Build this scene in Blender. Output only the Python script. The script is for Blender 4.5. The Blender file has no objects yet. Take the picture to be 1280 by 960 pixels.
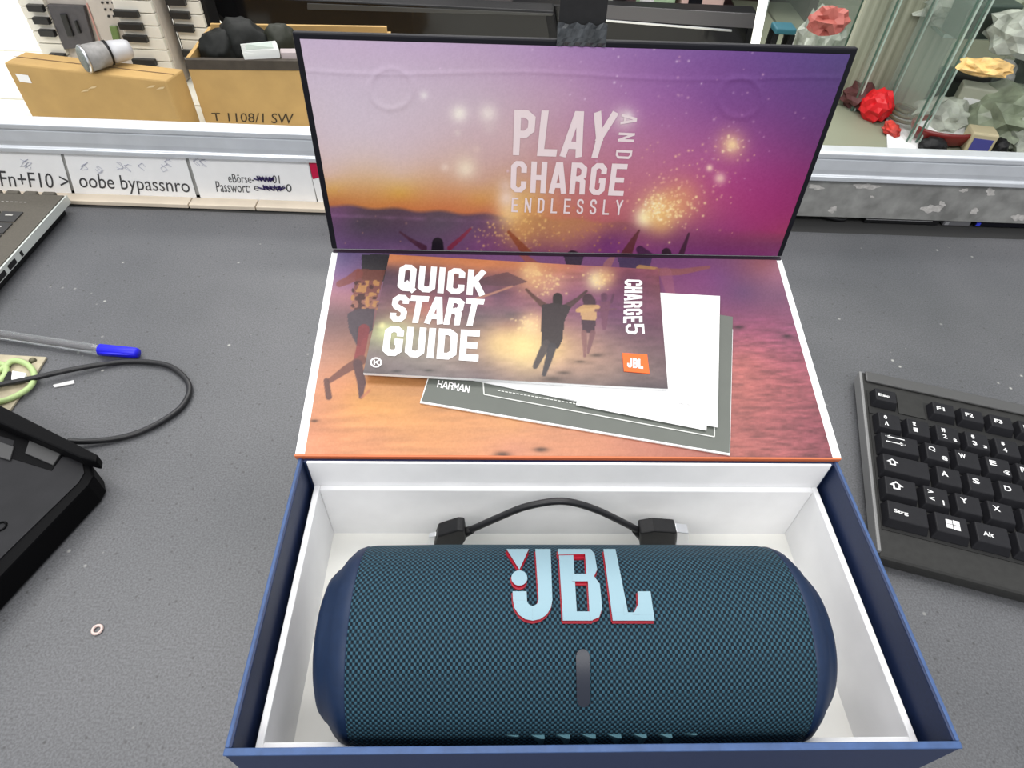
import bpy, bmesh, math, random
import numpy as np
from mathutils import Vector, Matrix, noise as mnoise
from mathutils.geometry import delaunay_2d_cdt

random.seed(7)
rng = np.random.default_rng(7)
scene = bpy.context.scene
C = scene.collection

# ------------------------------------------------------------------ camera
FPX = 805.26
PITCH, ROLL, CAMH = 0.82645, 0.04773, 0.3591
_c, _s = math.cos(PITCH), math.sin(PITCH)
_R0, _U0 = Vector((1, 0, 0)), Vector((0, _s, _c))
CF = Vector((0, _c, -_s))
CR = math.cos(ROLL) * _R0 + math.sin(ROLL) * _U0
CU = -math.sin(ROLL) * _R0 + math.cos(ROLL) * _U0
CO = Vector((0, 0, CAMH))
camd = bpy.data.cameras.new('camera')
camd.sensor_width = 36.0
camd.lens = FPX / 1280 * 36.0
camd.clip_start = 0.01
cam = bpy.data.objects.new('camera', camd)
M = Matrix((CR, CU, -CF)).transposed().to_4x4()
M.translation = CO
cam.matrix_world = M
C.objects.link(cam)
scene.camera = cam

# ------------------------------------------------------------------ world, lights, exposure
w = bpy.data.worlds.new('world')
scene.world = w
w.use_nodes = True
w.node_tree.nodes['Background'].inputs[0].default_value = (0.93, 0.96, 1.0, 1)
w.node_tree.nodes['Background'].inputs[1].default_value = 0.52


def ceiling_or_fill(loc, sx, sy, power, col=(1, 0.98, 0.95)):
    l = bpy.data.lights.new('ceiling_panel_or_fill', 'AREA')
    l.shape = 'RECTANGLE'
    l.size, l.size_y = sx, sy
    l.energy = power
    l.color = col
    o = bpy.data.objects.new('ceiling_panel_or_fill', l)
    o.location = loc
    C.objects.link(o)


ceiling_or_fill((-0.3, 0.85, 2.2), 3.0, 0.6, 26)
ceiling_or_fill((-0.2, 2.15, 2.2), 3.0, 0.6, 22)
ceiling_or_fill((-0.2, -1.35, 2.2), 3.2, 0.9, 42)  # added fill from behind the camera, brightens upright faces
ceiling_or_fill((-0.2, 3.5, 2.2), 3.4, 0.5, 40)
vs = scene.view_settings
vs.view_transform = 'Standard'
vs.look = 'None'
vs.exposure = 0.55
vs.gamma = 1.0
vs.use_curve_mapping = False


# ------------------------------------------------------------------ helpers
def lin(c):
    return tuple((x / 255 / 12.92) if x / 255 <= 0.04045 else ((x / 255 + 0.055) / 1.055) ** 2.4 for x in c[:3])


def ray(px, py):
    return CF + CR * ((px - 640) / FPX) + CU * ((480 - py) / FPX)


def on_plane(px, py, p, n):
    d = ray(px, py)
    return CO + d * ((Vector(p) - CO).dot(n) / d.dot(n))


def on_z(px, py, z):
    return on_plane(px, py, (0, 0, z), Vector((0, 0, 1)))


def on_y(px, py, y):
    return on_plane(px, py, (0, y, 0), Vector((0, 1, 0)))


MATS = {}


def mat(name, col, rough=0.5, metal=0.0, noise=0.0, nscale=200.0, bump=0.0, trans=0.0, ior=1.45, spec=0.5,
        emit=None, vcol=False, coat=0.0, alpha=1.0):
    if name in MATS:
        return MATS[name]
    m = bpy.data.materials.new(name)
    m.use_nodes = True
    nt = m.node_tree
    b = nt.nodes['Principled BSDF']
    col = tuple(col) + (1,) if len(col) == 3 else col
    b.inputs['Base Color'].default_value = col
    b.inputs['Roughness'].default_value = rough
    b.inputs['Metallic'].default_value = metal
    b.inputs['IOR'].default_value = ior
    b.inputs['Transmission Weight'].default_value = trans
    b.inputs['Specular IOR Level'].default_value = spec
    b.inputs['Coat Weight'].default_value = coat
    b.inputs['Alpha'].default_value = alpha
    if emit:
        b.inputs['Emission Color'].default_value = tuple(emit[:3]) + (1,)
        b.inputs['Emission Strength'].default_value = emit[3]
    if vcol:
        a = nt.nodes.new('ShaderNodeVertexColor')
        a.layer_name = 'Col'
        nt.links.new(a.outputs['Color'], b.inputs['Base Color'])
    elif noise > 0 or bump > 0:
        tc = nt.nodes.new('ShaderNodeTexCoord')
        n = nt.nodes.new('ShaderNodeTexNoise')
        n.inputs['Scale'].default_value = nscale
        n.inputs['Detail'].default_value = 4
        nt.links.new(tc.outputs['Object'], n.inputs['Vector'])
        if noise > 0:
            r = nt.nodes.new('ShaderNodeValToRGB')
            r.color_ramp.elements[0].position = 0.3
            r.color_ramp.elements[1].position = 0.7
            r.color_ramp.elements[0].color = tuple(max(0, x * (1 - noise)) for x in col[:3]) + (1,)
            r.color_ramp.elements[1].color = tuple(min(1, x * (1 + noise)) for x in col[:3]) + (1,)
            nt.links.new(n.outputs['Fac'], r.inputs['Fac'])
            nt.links.new(r.outputs['Color'], b.inputs['Base Color'])
        if bump > 0:
            bp = nt.nodes.new('ShaderNodeBump')
            bp.inputs['Strength'].default_value = bump
            bp.inputs['Distance'].default_value = 0.001
            nt.links.new(n.outputs['Fac'], bp.inputs['Height'])
            nt.links.new(bp.outputs['Normal'], b.inputs['Normal'])
    MATS[name] = m
    return m


def obj(name, verts, faces, m, parent=None, smooth=False, bevel=0.0, mats=None, fm=None, seg=2):
    me = bpy.data.meshes.new(name)
    me.from_pydata([tuple(v) for v in verts], [], [tuple(f) for f in faces])
    bm = bmesh.new()
    bm.from_mesh(me)
    bmesh.ops.recalc_face_normals(bm, faces=bm.faces)
    bm.to_mesh(me)
    bm.free()
    if mats:
        for q in mats:
            me.materials.append(q)
        if fm:
            for p, k in zip(me.polygons, fm):
                p.material_index = k
    else:
        me.materials.append(m)
    if smooth:
        me.shade_smooth()
    o = bpy.data.objects.new(name, me)
    C.objects.link(o)
    if parent:
        o.parent = parent
    if bevel > 0:
        b = o.modifiers.new('bevel', 'BEVEL')
        b.width = bevel
        b.segments = seg
        b.limit_method = 'ANGLE'
        b.angle_limit = math.radians(40)
    return o


def bmobj(name, bm, m, parent=None, smooth=False, mats=None):
    me = bpy.data.meshes.new(name)
    bm.to_mesh(me)
    bm.free()
    for q in (mats or [m]):
        me.materials.append(q)
    if smooth:
        me.shade_smooth()
    o = bpy.data.objects.new(name, me)
    C.objects.link(o)
    if parent:
        o.parent = parent
    return o


def thing(name, label, cat, group=None, loc=(0, 0, 0)):
    o = bpy.data.objects.new(name, None)
    o.empty_display_size = 0.01
    C.objects.link(o)
    tag(o, label, cat, group)
    # kept at the world origin so that part coordinates are world coordinates
    return o


def tag(o, label, cat, group=None):
    o['label'] = label
    o['category'] = cat
    if group:
        o['group'] = group
    return o


def struct(o, label=None):
    o['kind'] = 'structure'
    if label:
        o['label'] = label
    return o


BOXF = [(0, 1, 2, 3), (7, 6, 5, 4), (0, 4, 5, 1), (1, 5, 6, 2), (2, 6, 7, 3), (3, 7, 4, 0)]


def hexa(name, a, b, m, parent=None, bevel=0.0, **k):
    """solid between two quads"""
    return obj(name, list(a) + list(b), BOXF, m, parent, bevel=bevel, **k)


def slab(name, quad, off, m, parent=None, bevel=0.0, **k):
    """quad extruded by the vector off"""
    off = Vector(off)
    quad = [Vector(q) for q in quad]
    return hexa(name, quad, [q + off for q in quad], m, parent, bevel, **k)


def prism(name, poly, off, m, parent=None, bevel=0.0, **k):
    off = Vector(off)
    poly = [Vector(q) for q in poly]
    n = len(poly)
    f = [tuple(range(n)), tuple(range(2 * n - 1, n - 1, -1))]
    f += [(i, (i + 1) % n, n + (i + 1) % n, n + i) for i in range(n)]
    return obj(name, poly + [q + off for q in poly], f, m, parent, bevel=bevel, **k)


def wbox(name, x0, x1, y0, y1, z0, z1, m, parent=None, bevel=0.0, T=None, **k):
    v = [(x0, y0, z0), (x1, y0, z0), (x1, y1, z0), (x0, y1, z0), (x0, y0, z1), (x1, y0, z1), (x1, y1, z1), (x0, y1, z1)]
    v = [T(*q) if T else Vector(q) for q in v]
    return obj(name, v, BOXF, m, parent, bevel=bevel, **k)


def spline(pts, n=8):
    P = [Vector(p) for p in pts]
    out = []
    for i in range(len(P) - 1):
        p0, p1, p2, p3 = P[max(i - 1, 0)], P[i], P[i + 1], P[min(i + 2, len(P) - 1)]
        for k in range(n):
            t = k / n
            out.append(0.5 * ((2 * p1) + (p2 - p0) * t + (2 * p0 - 5 * p1 + 4 * p2 - p3) * t * t + (3 * p1 - p0 - 3 * p2 + p3) * t ** 3))
    out.append(P[-1])
    return out


def tube(name, pts, r, m, parent=None, sides=12, cap=True):
    pts = [Vector(p) for p in pts]
    rs = r if isinstance(r, (list, tuple)) else [r] * len(pts)
    v, f = [], []
    up = Vector((0.05, 0.02, 1)).normalized()
    for i, p in enumerate(pts):
        t = (pts[min(i + 1, len(pts) - 1)] - pts[max(i - 1, 0)]).normalized()
        a = t.cross(up)
        if a.length < 1e-4:
            a = t.cross(Vector((1, 0, 0)))
        a.normalize()
        b = a.cross(t)
        for k in range(sides):
            q = 2 * math.pi * k / sides
            v.append(p + (a * math.cos(q) + b * math.sin(q)) * rs[i])
    for i in range(len(pts) - 1):
        for k in range(sides):
            f.append((i * sides + k, i * sides + (k + 1) % sides, (i + 1) * sides + (k + 1) % sides, (i + 1) * sides + k))
    if cap:
        f.append(tuple(range(sides)))
        f.append(tuple(range((len(pts) - 1) * sides, len(pts) * sides)))
    return obj(name, v, f, m, parent, smooth=False if sides < 8 else True)


def crumple(name, center, size, m, seed=0, amp=0.25, freq=3.0, parent=None, sub=4, smooth=False, flat=True):
    bm = bmesh.new()
    bmesh.ops.create_icosphere(bm, subdivisions=sub, radius=1)
    for v in bm.verts:
        d = mnoise.noise(v.co * freq + Vector((seed * 7.1, seed * 3.3, seed)))
        d2 = mnoise.noise(v.co * freq * 2.7 + Vector((seed * 2.1, seed * 5.3, 9)))
        v.co *= 1 + amp * d + amp * 0.5 * d2
        if flat:
            v.co.z = max(v.co.z, -0.72)
        v.co = Vector((v.co.x * size[0], v.co.y * size[1], v.co.z * size[2])) + Vector(center)
    return bmobj(name, bm, m, parent, smooth)


# ---- lettering: a condensed bold stroke alphabet
GL = {
    'P': [[(0, 0), (0, 1), (.6, 1), (1, .88), (1, .6), (.6, .47), (0, .47)]],
    'L': [[(0, 1), (0, 0), (1, 0)]],
    'A': [[(-.08, 0), (.4, 1), (.6, 1), (1.08, 0)], [(.2, .22), (.8, .22)]],
    'Y': [[(-.05, 1), (.5, .42)], [(1.05, 1), (.5, .42)], [(.5, .5), (.5, 0)]],
    'C': [[(1, .66), (1, .88), (.7, 1), (.3, 1), (0, .88), (0, .12), (.3, 0), (.7, 0), (1, .12), (1, .34)]],
    'H': [[(0, 0), (0, 1)], [(1, 0), (1, 1)], [(0, .5), (1, .5)]],
    'R': [[(0, 0), (0, 1), (.6, 1), (1, .88), (1, .62), (.6, .5), (0, .5)], [(.6, .5), (.95, .4), (1, 0)]],
    'G': [[(1, .7), (1, .88), (.7, 1), (.3, 1), (0, .88), (0, .12), (.3, 0), (.7, 0), (1, .12), (1, .46), (.6, .46)]],
    'E': [[(1, 1), (0, 1), (0, 0), (1, 0)], [(0, .5), (.85, .5)]],
    'N': [[(0, 0), (0, 1)], [(1, 0), (1, 1)], [(0, 1), (1, 0)]],
    'D': [[(0, -.0), (0, 1), (.6, 1), (1, .86), (1, .14), (.6, 0), (0, 0)]],
    'S': [[(1, .72), (1, .88), (.7, 1), (.3, 1), (0, .88), (0, .68), (.15, .58), (.85, .42), (1, .32), (1, .12), (.7, 0), (.3, 0), (0, .12), (0, .28)]],
    'U': [[(0, 1), (0, .12), (.3, 0), (.7, 0), (1, .12), (1, 1)]],
    'I': [[(.5, 0), (.5, 1)]],
    'K': [[(0, 0), (0, 1)], [(1, 1), (.1, .38)], [(.4, .58), (1, 0)]],
    'T': [[(-.08, 1), (1.08, 1)], [(.5, 1), (.5, 0)]],
    'Q': [[(.3, 0), (0, .12), (0, .88), (.3, 1), (.7, 1), (1, .88), (1, .12), (.7, 0), (.3, 0)], [(.55, .2), (1.05, -.04)]],
    '5': [[(1, 1), (0, 1), (0, .55), (.7, .6), (1, .48), (1, .12), (.7, 0), (.3, 0), (0, .12), (0, .26)]],
    'B': [[(0, 0), (0, 1), (.7, 1), (1, .88), (1, .62), (.7, .52), (0, .52)], [(.7, .52), (1, .42), (1, .12), (.7, 0), (0, 0)]],
    'J': [[(1, 1), (1, .12), (.7, 0), (.3, 0), (0, .12), (0, .3)]],
    'M': [[(0, 0), (0, 1)], [(1, 0), (1, 1)], [(0, 1), (.5, .4)], [(1, 1), (.5, .4)]],
}


def ribbon(pts, a, ext=True):
    n = len(pts)
    P = [Vector(p) for p in pts]
    closed = (P[0] - P[-1]).length < 1e-6
    if ext and not closed:
        P[0] = P[0] + (P[0] - P[1]).normalized() * a * .98
        P[-1] = P[-1] + (P[-1] - P[-2]).normalized() * a * .98
    v, f = [], []
    for i in range(n):
        if closed:
            p0 = P[i - 1] if i else P[n - 2]
            p1 = P[i + 1] if i < n - 1 else P[1]
        else:
            p0, p1 = P[max(i - 1, 0)], P[min(i + 1, n - 1)]
        d0 = (P[i] - p0)
        d1 = (p1 - P[i])
        d0 = d0.normalized() if d0.length > 1e-9 else d1.normalized()
        d1 = d1.normalized() if d1.length > 1e-9 else d0
        t = (d0 + d1).normalized()
        nn = Vector((-t.y, t.x))
        k = max(0.5, nn.dot(Vector((-d0.y, d0.x))))
        v += [P[i] + nn * a / k, P[i] - nn * a / k]
    f = [(2 * i, 2 * i + 1, 2 * i + 3, 2 * i + 2) for i in range(n - 1)]
    return v, f


def ccw(q, V):
    ar = sum(V[q[i]][0] * V[q[(i + 1) % len(q)]][1] - V[q[(i + 1) % len(q)]][0] * V[q[i]][1] for i in range(len(q)))
    return list(q) if ar > 0 else list(q)[::-1]


def word(text, lw=.44, gap=.12, t=.15):
    V, F = [], []
    x = 0
    a = t / 2
    k = 0
    for ch in text:
        if ch == ' ':
            x += lw * .7
            continue
        wd = t if ch == 'I' else lw
        for st in GL[ch]:
            v, f = ribbon([(x + a + p[0] * (wd - 2 * a), a + p[1] * (1 - 2 * a)) for p in st], a, ext=len(st) < 8)
            F += [tuple(i + len(V) for i in q) for q in f]
            k += 1
            V += [(p.x, p.y, k) for p in v]
        x += wd + gap
    x -= gap
    # one clean outline: union of the strokes
    r = delaunay_2d_cdt([Vector((p[0], p[1])) for p in V], [], [ccw(q, V) for q in F], 0, 1e-6)
    keep = [tuple(f) for f, src in zip(r[2], r[5]) if src]
    return [(p.x / x, p.y) for p in r[0]], keep


def textmesh(s, bold=0.0):
    cu = bpy.data.curves.new('tmp', 'FONT')
    cu.body = s
    cu.resolution_u = 3
    cu.offset = bold
    o = bpy.data.objects.new('tmp', cu)
    C.objects.link(o)
    dg = bpy.context.evaluated_depsgraph_get()
    me = o.evaluated_get(dg).to_mesh()
    V = [(v.co.x, v.co.y) for v in me.vertices]
    F = [tuple(p.vertices) for p in me.polygons]
    o.evaluated_get(dg).to_mesh_clear()
    bpy.data.objects.remove(o)
    bpy.data.curves.remove(cu)
    x0, x1 = min(v[0] for v in V), max(v[0] for v in V)
    y0, y1 = min(v[1] for v in V), max(v[1] for v in V)
    return [((a - x0) / (x1 - x0), (b - y0) / (y1 - y0)) for a, b in V], F


def bil(q, s, t):
    """q: bottom-left, bottom-right, top-right, top-left"""
    return tuple((1 - s) * (1 - t) * q[0][k] + s * (1 - t) * q[1][k] + s * t * q[2][k] + (1 - s) * t * q[3][k] for k in range(len(q[0])))


def print_word(name, VF, q3, m, parent, nrm, th=0.0):
    """flat lettering laid on the quad q3 (world points BL, BR, TR, TL)"""
    V, F = VF
    nrm = Vector(nrm)
    pts = [Vector(bil(q3, p[0], p[1])) + nrm * (p[2] if len(p) > 2 else 0) for p in V]
    return obj(name, pts, F, m, parent)


# ------------------------------------------------------------------ materials
M_blue = mat('box_blue_paper', lin((27, 42, 76)), .5, noise=.12, nscale=900)
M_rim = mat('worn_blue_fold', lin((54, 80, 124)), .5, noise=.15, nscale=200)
M_white = mat('white_card', (.90, .90, .91), .6, noise=.03, nscale=60)
M_cream = mat('white_tray_floor', (.93, .92, .87), .6, noise=.03, nscale=60)
M_dark = mat('flap_black_edge', (.006, .006, .010), .4, spec=.25)
M_black = mat('black_plastic', (.010, .010, .011), .45, noise=.2, nscale=500, spec=.3)
M_blackcable = mat('black_cable', (.015, .015, .017), .4)
M_art = mat('printed_artwork', (1, 1, 1), .38, vcol=True, spec=.4)
M_paper = mat('white_paper', (.88, .88, .88), .7, noise=.02, nscale=80)
M_ink = mat('white_ink', (.86, .84, .84), .5)
M_inkdark = mat('dark_grey_ink', (.05, .05, .055), .6)
M_steel = mat('bright_metal', (.75, .76, .78), .28, metal=1)
M_alu = mat('brushed_aluminium', (.80, .83, .87), .38, metal=.55, noise=.06, nscale=40)
M_kraft = mat('kraft_cardboard', lin((186, 152, 96)), .75, noise=.08, nscale=35)
M_kraftd = mat('kraft_edge', lin((120, 92, 66)), .8, noise=.15, nscale=60)
M_red = mat('red_plastic', lin((214, 24, 34)), .35)

# ------------------------------------------------------------------ setting: counter, riser, rail, shelf
BY = 0.024           # yaw of the counter's back edge
bc, bs = math.cos(BY), math.sin(BY)
ROWO = Vector((0.0, 0.5565, 0.0))


def T_row(x, y, z):
    """counter frame: x along the back edge, y behind it"""
    return Vector((ROWO.x + bc * x - bs * y, ROWO.y + bs * x + bc * y, z))


ROWN = Vector((-bs, bc, 0))


def on_row(px, py, y):
    return on_plane(px, py, T_row(0, y, 0), ROWN)


def table_material():
    m = mat('dark_grey_laminate', (.14, .14, .145), .36)
    nt = m.node_tree
    b = nt.nodes['Principled BSDF']
    tc = nt.nodes.new('ShaderNodeTexCoord')
    n1 = nt.nodes.new('ShaderNodeTexNoise'); n1.inputs['Scale'].default_value = 7; n1.inputs['Detail'].default_value = 6
    n2 = nt.nodes.new('ShaderNodeTexNoise'); n2.inputs['Scale'].default_value = 850; n2.inputs['Detail'].default_value = 2
    v = nt.nodes.new('ShaderNodeTexVoronoi'); v.inputs['Scale'].default_value = 75
    v2 = nt.nodes.new('ShaderNodeTexVoronoi'); v2.inputs['Scale'].default_value = 120
    for q in (n1, n2, v, v2):
        nt.links.new(tc.outputs['Object'], q.inputs['Vector'])

    def ramp(src, p0, p1, c0, c1):
        r = nt.nodes.new('ShaderNodeValToRGB')
        r.color_ramp.elements[0].position = p0; r.color_ramp.elements[1].position = p1
        r.color_ramp.elements[0].color = c0 + (1,); r.color_ramp.elements[1].color = c1 + (1,)
        nt.links.new(src, r.inputs['Fac'])
        return r.outputs['Color']

    def mix(a, bb, f, mode='MIX'):
        x = nt.nodes.new('ShaderNodeMix'); x.data_type = 'RGBA'; x.blend_type = mode
        if isinstance(f, float):
            x.inputs[0].default_value = f
        else:
            nt.links.new(f, x.inputs[0])
        nt.links.new(a, x.inputs[6])
        if isinstance(bb, tuple):
            x.inputs[7].default_value = bb + (1,)
        else:
            nt.links.new(bb, x.inputs[7])
        return x.outputs[2]
    base = ramp(n1.outputs['Fac'], .3, .72, (.084, .087, .093), (.120, .121, .128))
    fine = ramp(n2.outputs['Fac'], .32, .68, (.74, .74, .74), (1.20, 1.20, 1.21))
    col = mix(base, fine, 1.0, 'MULTIPLY')
    dark = ramp(v2.outputs['Distance'], .05, .13, (1, 1, 1), (0, 0, 0))
    col = mix(col, (.05, .05, .05), mix(dark, (.0, .0, .0), .15))
    # pale spots of wear, only where a second noise allows
    n3 = nt.nodes.new('ShaderNodeTexNoise'); n3.inputs['Scale'].default_value = 18
    nt.links.new(tc.outputs['Object'], n3.inputs['Vector'])
    spot = ramp(v.outputs['Distance'], .05, .11, (1, 1, 1), (0, 0, 0))
    gate = ramp(n3.outputs['Fac'], .55, .62, (0, 0, 0), (1, 1, 1))
    col = mix(col, (.36, .36, .34), mix(spot, gate, 1.0, 'MULTIPLY'))
    nt.links.new(col, b.inputs['Base Color'])
    rr = ramp(n1.outputs['Fac'], .2, .8, (.30,) * 3, (.46,) * 3)
    nt.links.new(rr, b.inputs['Roughness'])
    return m


t = wbox('counter_top', -1.3, 1.3, -0.95, -.008, -0.035, 0.0, table_material(), T=T_row, bevel=.001)
tag(t, 'dark grey speckled laminate counter top under the open gift box', 'counter')

wallm = mat('wall_paint', (.55, .55, .5), .8, noise=.05, nscale=5)
struct(wbox('wall_back', -2.2, 2.2, 4.4, 4.45, -.8, 2.4, wallm))
struct(wbox('floor', -2.2, 2.2, -1.8, 4.4, -.82, -.8, mat('floor_tile', (.3, .29, .27), .5, noise=.1, nscale=4)))

# riser board behind the counter, with a gap below it on the right
RY = 0.010
riser = wbox('riser_board', -1.3, 1.3, RY, RY + .010, .0065, .0485, mat('worn_grey_board', (.26, .26, .25), .6, noise=.3, nscale=60), T=T_row)
tag(riser, 'worn grey riser board with paint scuffs under the aluminium rail', 'board')
# paint scuffs on the right half of the board
for i, (px, py, rx, ry) in enumerate([(1020, 234, 11, 4), (1083, 233, 17, 5), (1165, 261, 14, 7), (1041, 262, 6, 5), (1218, 264, 7, 4), (1238, 240, 8, 5), (1178, 255, 5, 4), (1090, 246, 3, 2), (1273, 272, 9, 6), (1205, 238, 6, 3)]):
    poly = []
    for k in range(22):
        a = 2 * math.pi * k / 22
        rr = .8 + .20 * math.sin(2 * a + i) + .16 * math.sin(5 * a + 2 * i)
        poly.append(on_row(px + rx * rr * math.cos(a), py + ry * rr * math.sin(a), RY - .0002))
    obj('paint_scuff', poly, [tuple(range(22))], mat('pale_paint', (.52, .50, .48), .7, noise=.2, nscale=300), riser)
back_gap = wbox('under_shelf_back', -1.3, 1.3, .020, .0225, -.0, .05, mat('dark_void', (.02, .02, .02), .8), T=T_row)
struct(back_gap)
struct(wbox('under_shelf_base', -1.3, 1.3, -.0078, .0225, -.035, -.0010, mat('gap_shade_floor', (.035, .035, .035), .7), T=T_row))  # floor of the gap, its shade put into the dark colour
# clutter glimpsed in the gap
def rowx(px, py, y):
    return (on_row(px, py, y) - ROWO).dot(Vector((bc, bs, 0)))


g = thing('cable_coil', 'black cable coil in the dark gap under the riser board', 'cable')
xc = rowx(1040, 284, RY)
tube('coil', [T_row(xc + .013 * math.cos(a), RY + .0055 + .0035 * math.sin(a), .0032 + .0012 * math.sin(a * 2)) for a in np.linspace(0, 6.283, 30)], .0016, M_black, g)
for pa_, pb2, l, mm in [(1078, 1172, 'long black flat box in the gap under the riser board', M_black), (1178, 1212, 'small grey box in the gap between the two black boxes', mat('grey_bit', (.12, .12, .13), .5)), (1218, 1300, 'glossy black box with blue end in the gap', M_dark)]:
    e = thing('storage_box', l, 'box')
    xa, xb = rowx(pa_, 284, RY), rowx(pb2, 284, RY)
    wbox('body', xa, xb, RY + .0015, RY + .009, .0002, .0055, mm, e, T=T_row, bevel=.0005)
    wbox('front_label', xa + .001, xa + (.005 if pa_ != 1078 else (xb - xa) * .9), RY + .0008, RY + .0015, .0012 if pa_ != 1078 else .0042, .0046, mat('blue_plastic', lin((50, 60, 200)), .4) if pa_ == 1218 else mat('dull_grey_label', (.25, .25, .26), .4), e, T=T_row)

# beige strip of boards at the foot of the riser (left half)
strip = thing('beige_ledge', 'cream ledge strip lying between the counter and the paper labels', 'ledge')
M_beige = mat('cream_board', lin((222, 208, 188)), .55, noise=.06, nscale=40)
xs = [-1.25, on_row(238, 256, 0).x, on_row(322, 262, 0).x, on_row(545, 268, 0).x]
for a, b in zip(xs[:-1], xs[1:]):
    wbox('board', a + .0006, b - .0006, -.0045, RY - .001, .0002, .0045, M_beige, strip, T=T_row, bevel=.0006)

# aluminium rail with two ridges
zr0, zr1 = .0485, .0770
prof = [(RY - .0045, zr0 - .001), (RY - .0045, zr0 + .0035), (RY - .0025, zr0 + .0050), (RY - .0030, zr0 + .010), (RY - .0025, zr0 + .0195), (RY - .0020, zr1 - .0075), (RY - .0050, zr1 - .0060), (RY - .0050, zr1 - .0015), (RY - .0030, zr1), (RY + .009, zr1), (RY + .009, zr0 + .0005), (RY - .0005, zr0 + .0005), (RY - .0005, zr0 - .001)]
N = len(prof)
v = [T_row(x, y, z) for x in (-1.3, 1.3) for y, z in prof]
f = [tuple(range(N)), tuple(range(2 * N - 1, N - 1, -1))] + [(i, (i + 1) % N, N + (i + 1) % N, N + i) for i in range(N)]
rail = obj('aluminium_rail', v, f, M_alu, bevel=.0008)
tag(rail, 'long silver aluminium rail with ridges along the back of the counter', 'rail')

SZ = .008            # shelf surface behind the rail
shelf = thing('back_shelf', 'cream shelf behind the rail carrying cartons and monitors', 'shelf')
M_shelf = mat('cream_shelf', (.80, .78, .68), .5, noise=.03, nscale=20)
for i, (a, b, dz) in enumerate([(.024, .2, 0), (.203, .34, 0), (.343, .70, 0)]):
    wbox('shelf_board', -1.3, .285, a, b, SZ - .02, SZ + dz, M_shelf, shelf, T=T_row, bevel=.001)

# paper labels on the riser
YL = RY - .0010


def label_paper(label, q, words, extra=None):
    """q: px corners BL BR TR TL"""
    t = thing('paper_label', label, 'label', 'paper labels under the rail')
    quad = [on_row(x, y, YL) for x, y in q]
    slab('sheet', quad, ROWN * .0006, M_paper, t)
    for s, wq, mm in words:
        print_word('printed_text', textmesh(s), [on_row(x, y, YL - .0003) for x, y in wq], mm, t, -ROWN)
    return t


t1 = label_paper('white paper label printed Fn+F10 beside the laptop', [(-60, 239), (91, 246), (75, 191), (-75, 186)],
                 [('Fn+F10 >', [(2, 233), (87, 236), (84, 218), (-2, 213)], M_inkdark)])
t2 = label_paper('white paper label printed oobe bypassnro', [(95, 246), (247, 251), (231, 196), (79, 191)],
                 [('oobe bypassnro', [(101, 240), (239, 246), (235, 224), (97, 216)], M_inkdark)])
M_violet = mat('dark_violet_ink', (.02, .01, .09), .5)
t3 = label_paper('white paper label with password lines struck out in blue ink', [(252, 251), (397, 256), (385, 202), (235, 196)],
                 [('eB\u00f6rse-', [(286, 228), (318, 229), (316, 218.5), (284, 217)], M_inkdark), ('01', [(341, 229), (350, 229.4), (349, 219.4), (340, 219)], M_inkdark),
                  ('Passwort:', [(271, 240), (313, 241), (311, 228.5), (269, 226.5)], M_inkdark), ('e', [(318, 238.5), (324, 238.7), (323, 232.5), (317, 232.3)], M_inkdark), ('0', [(358, 240), (365, 240.2), (364, 230.3), (357, 230)], M_inkdark)])
for x0, x1, y0 in [(317, 343, 223), (323, 357, 234.5)]:
    pts = []
    for k in range(26):
        s = k / 25
        pts.append(on_row(x0 + (x1 - x0) * (s * .8 + .2 * abs(math.sin(k * 1.3))), y0 + 3.3 * math.sin(k * 2.4) + s, YL - .0005))
    tube('ink_scribble', pts, .0009, M_violet, t3, sides=5)
# faint erased handwriting
M_faint = mat('faint_pencil', (.42, .43, .52), .7)
for tt, spots in ((t2, [(105, 208), (124, 212), (150, 207), (160, 210), (177, 209), (205, 210), (210, 204)]), (t3, [(246, 203), (254, 204)]), (t1, [(30, 204), (35, 207)])):
    for (px, py) in spots:
        pts = [on_row(px + 5 * math.sin(k * 1.9 + px), py + 5 * math.cos(k * 1.3 + py), YL - .0004) for k in range(7)]
        tube('pencil_mark', pts, .00022, M_faint, tt, sides=4)
t4 = thing('price_flag', 'small crimson and white sticker tucked beside the lid corner', 'sticker')
slab('white_half', [on_row(x, y, YL - .0006) for x, y in [(398, 254), (425, 255), (425, 206), (390, 222)]], ROWN * .0004, M_paper, t4)
prism('crimson_half', [on_row(x, y, YL - .0012) for x, y in [(386, 202), (425, 204), (425, 215), (391, 224)]], ROWN * .0004, mat('crimson_print', lin((190, 16, 66)), .5), t4)

# ------------------------------------------------------------------ the gift box
X0, Y0, YAW = .035564, .057027, .051348
yc, ys = math.cos(YAW), math.sin(YAW)
W, D, RZ = .25, .1203, .117
HW = W / 2


def B(u, v, z):
    return Vector((X0 + yc * u - ys * v, Y0 + ys * u + yc * v, z))


EU = Vector((yc, ys, 0))
EV = Vector((-ys, yc, 0))
box = thing('gift_box', 'open blue gift box with white tray and printed sunset lid', 'box')
th = .0022
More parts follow.
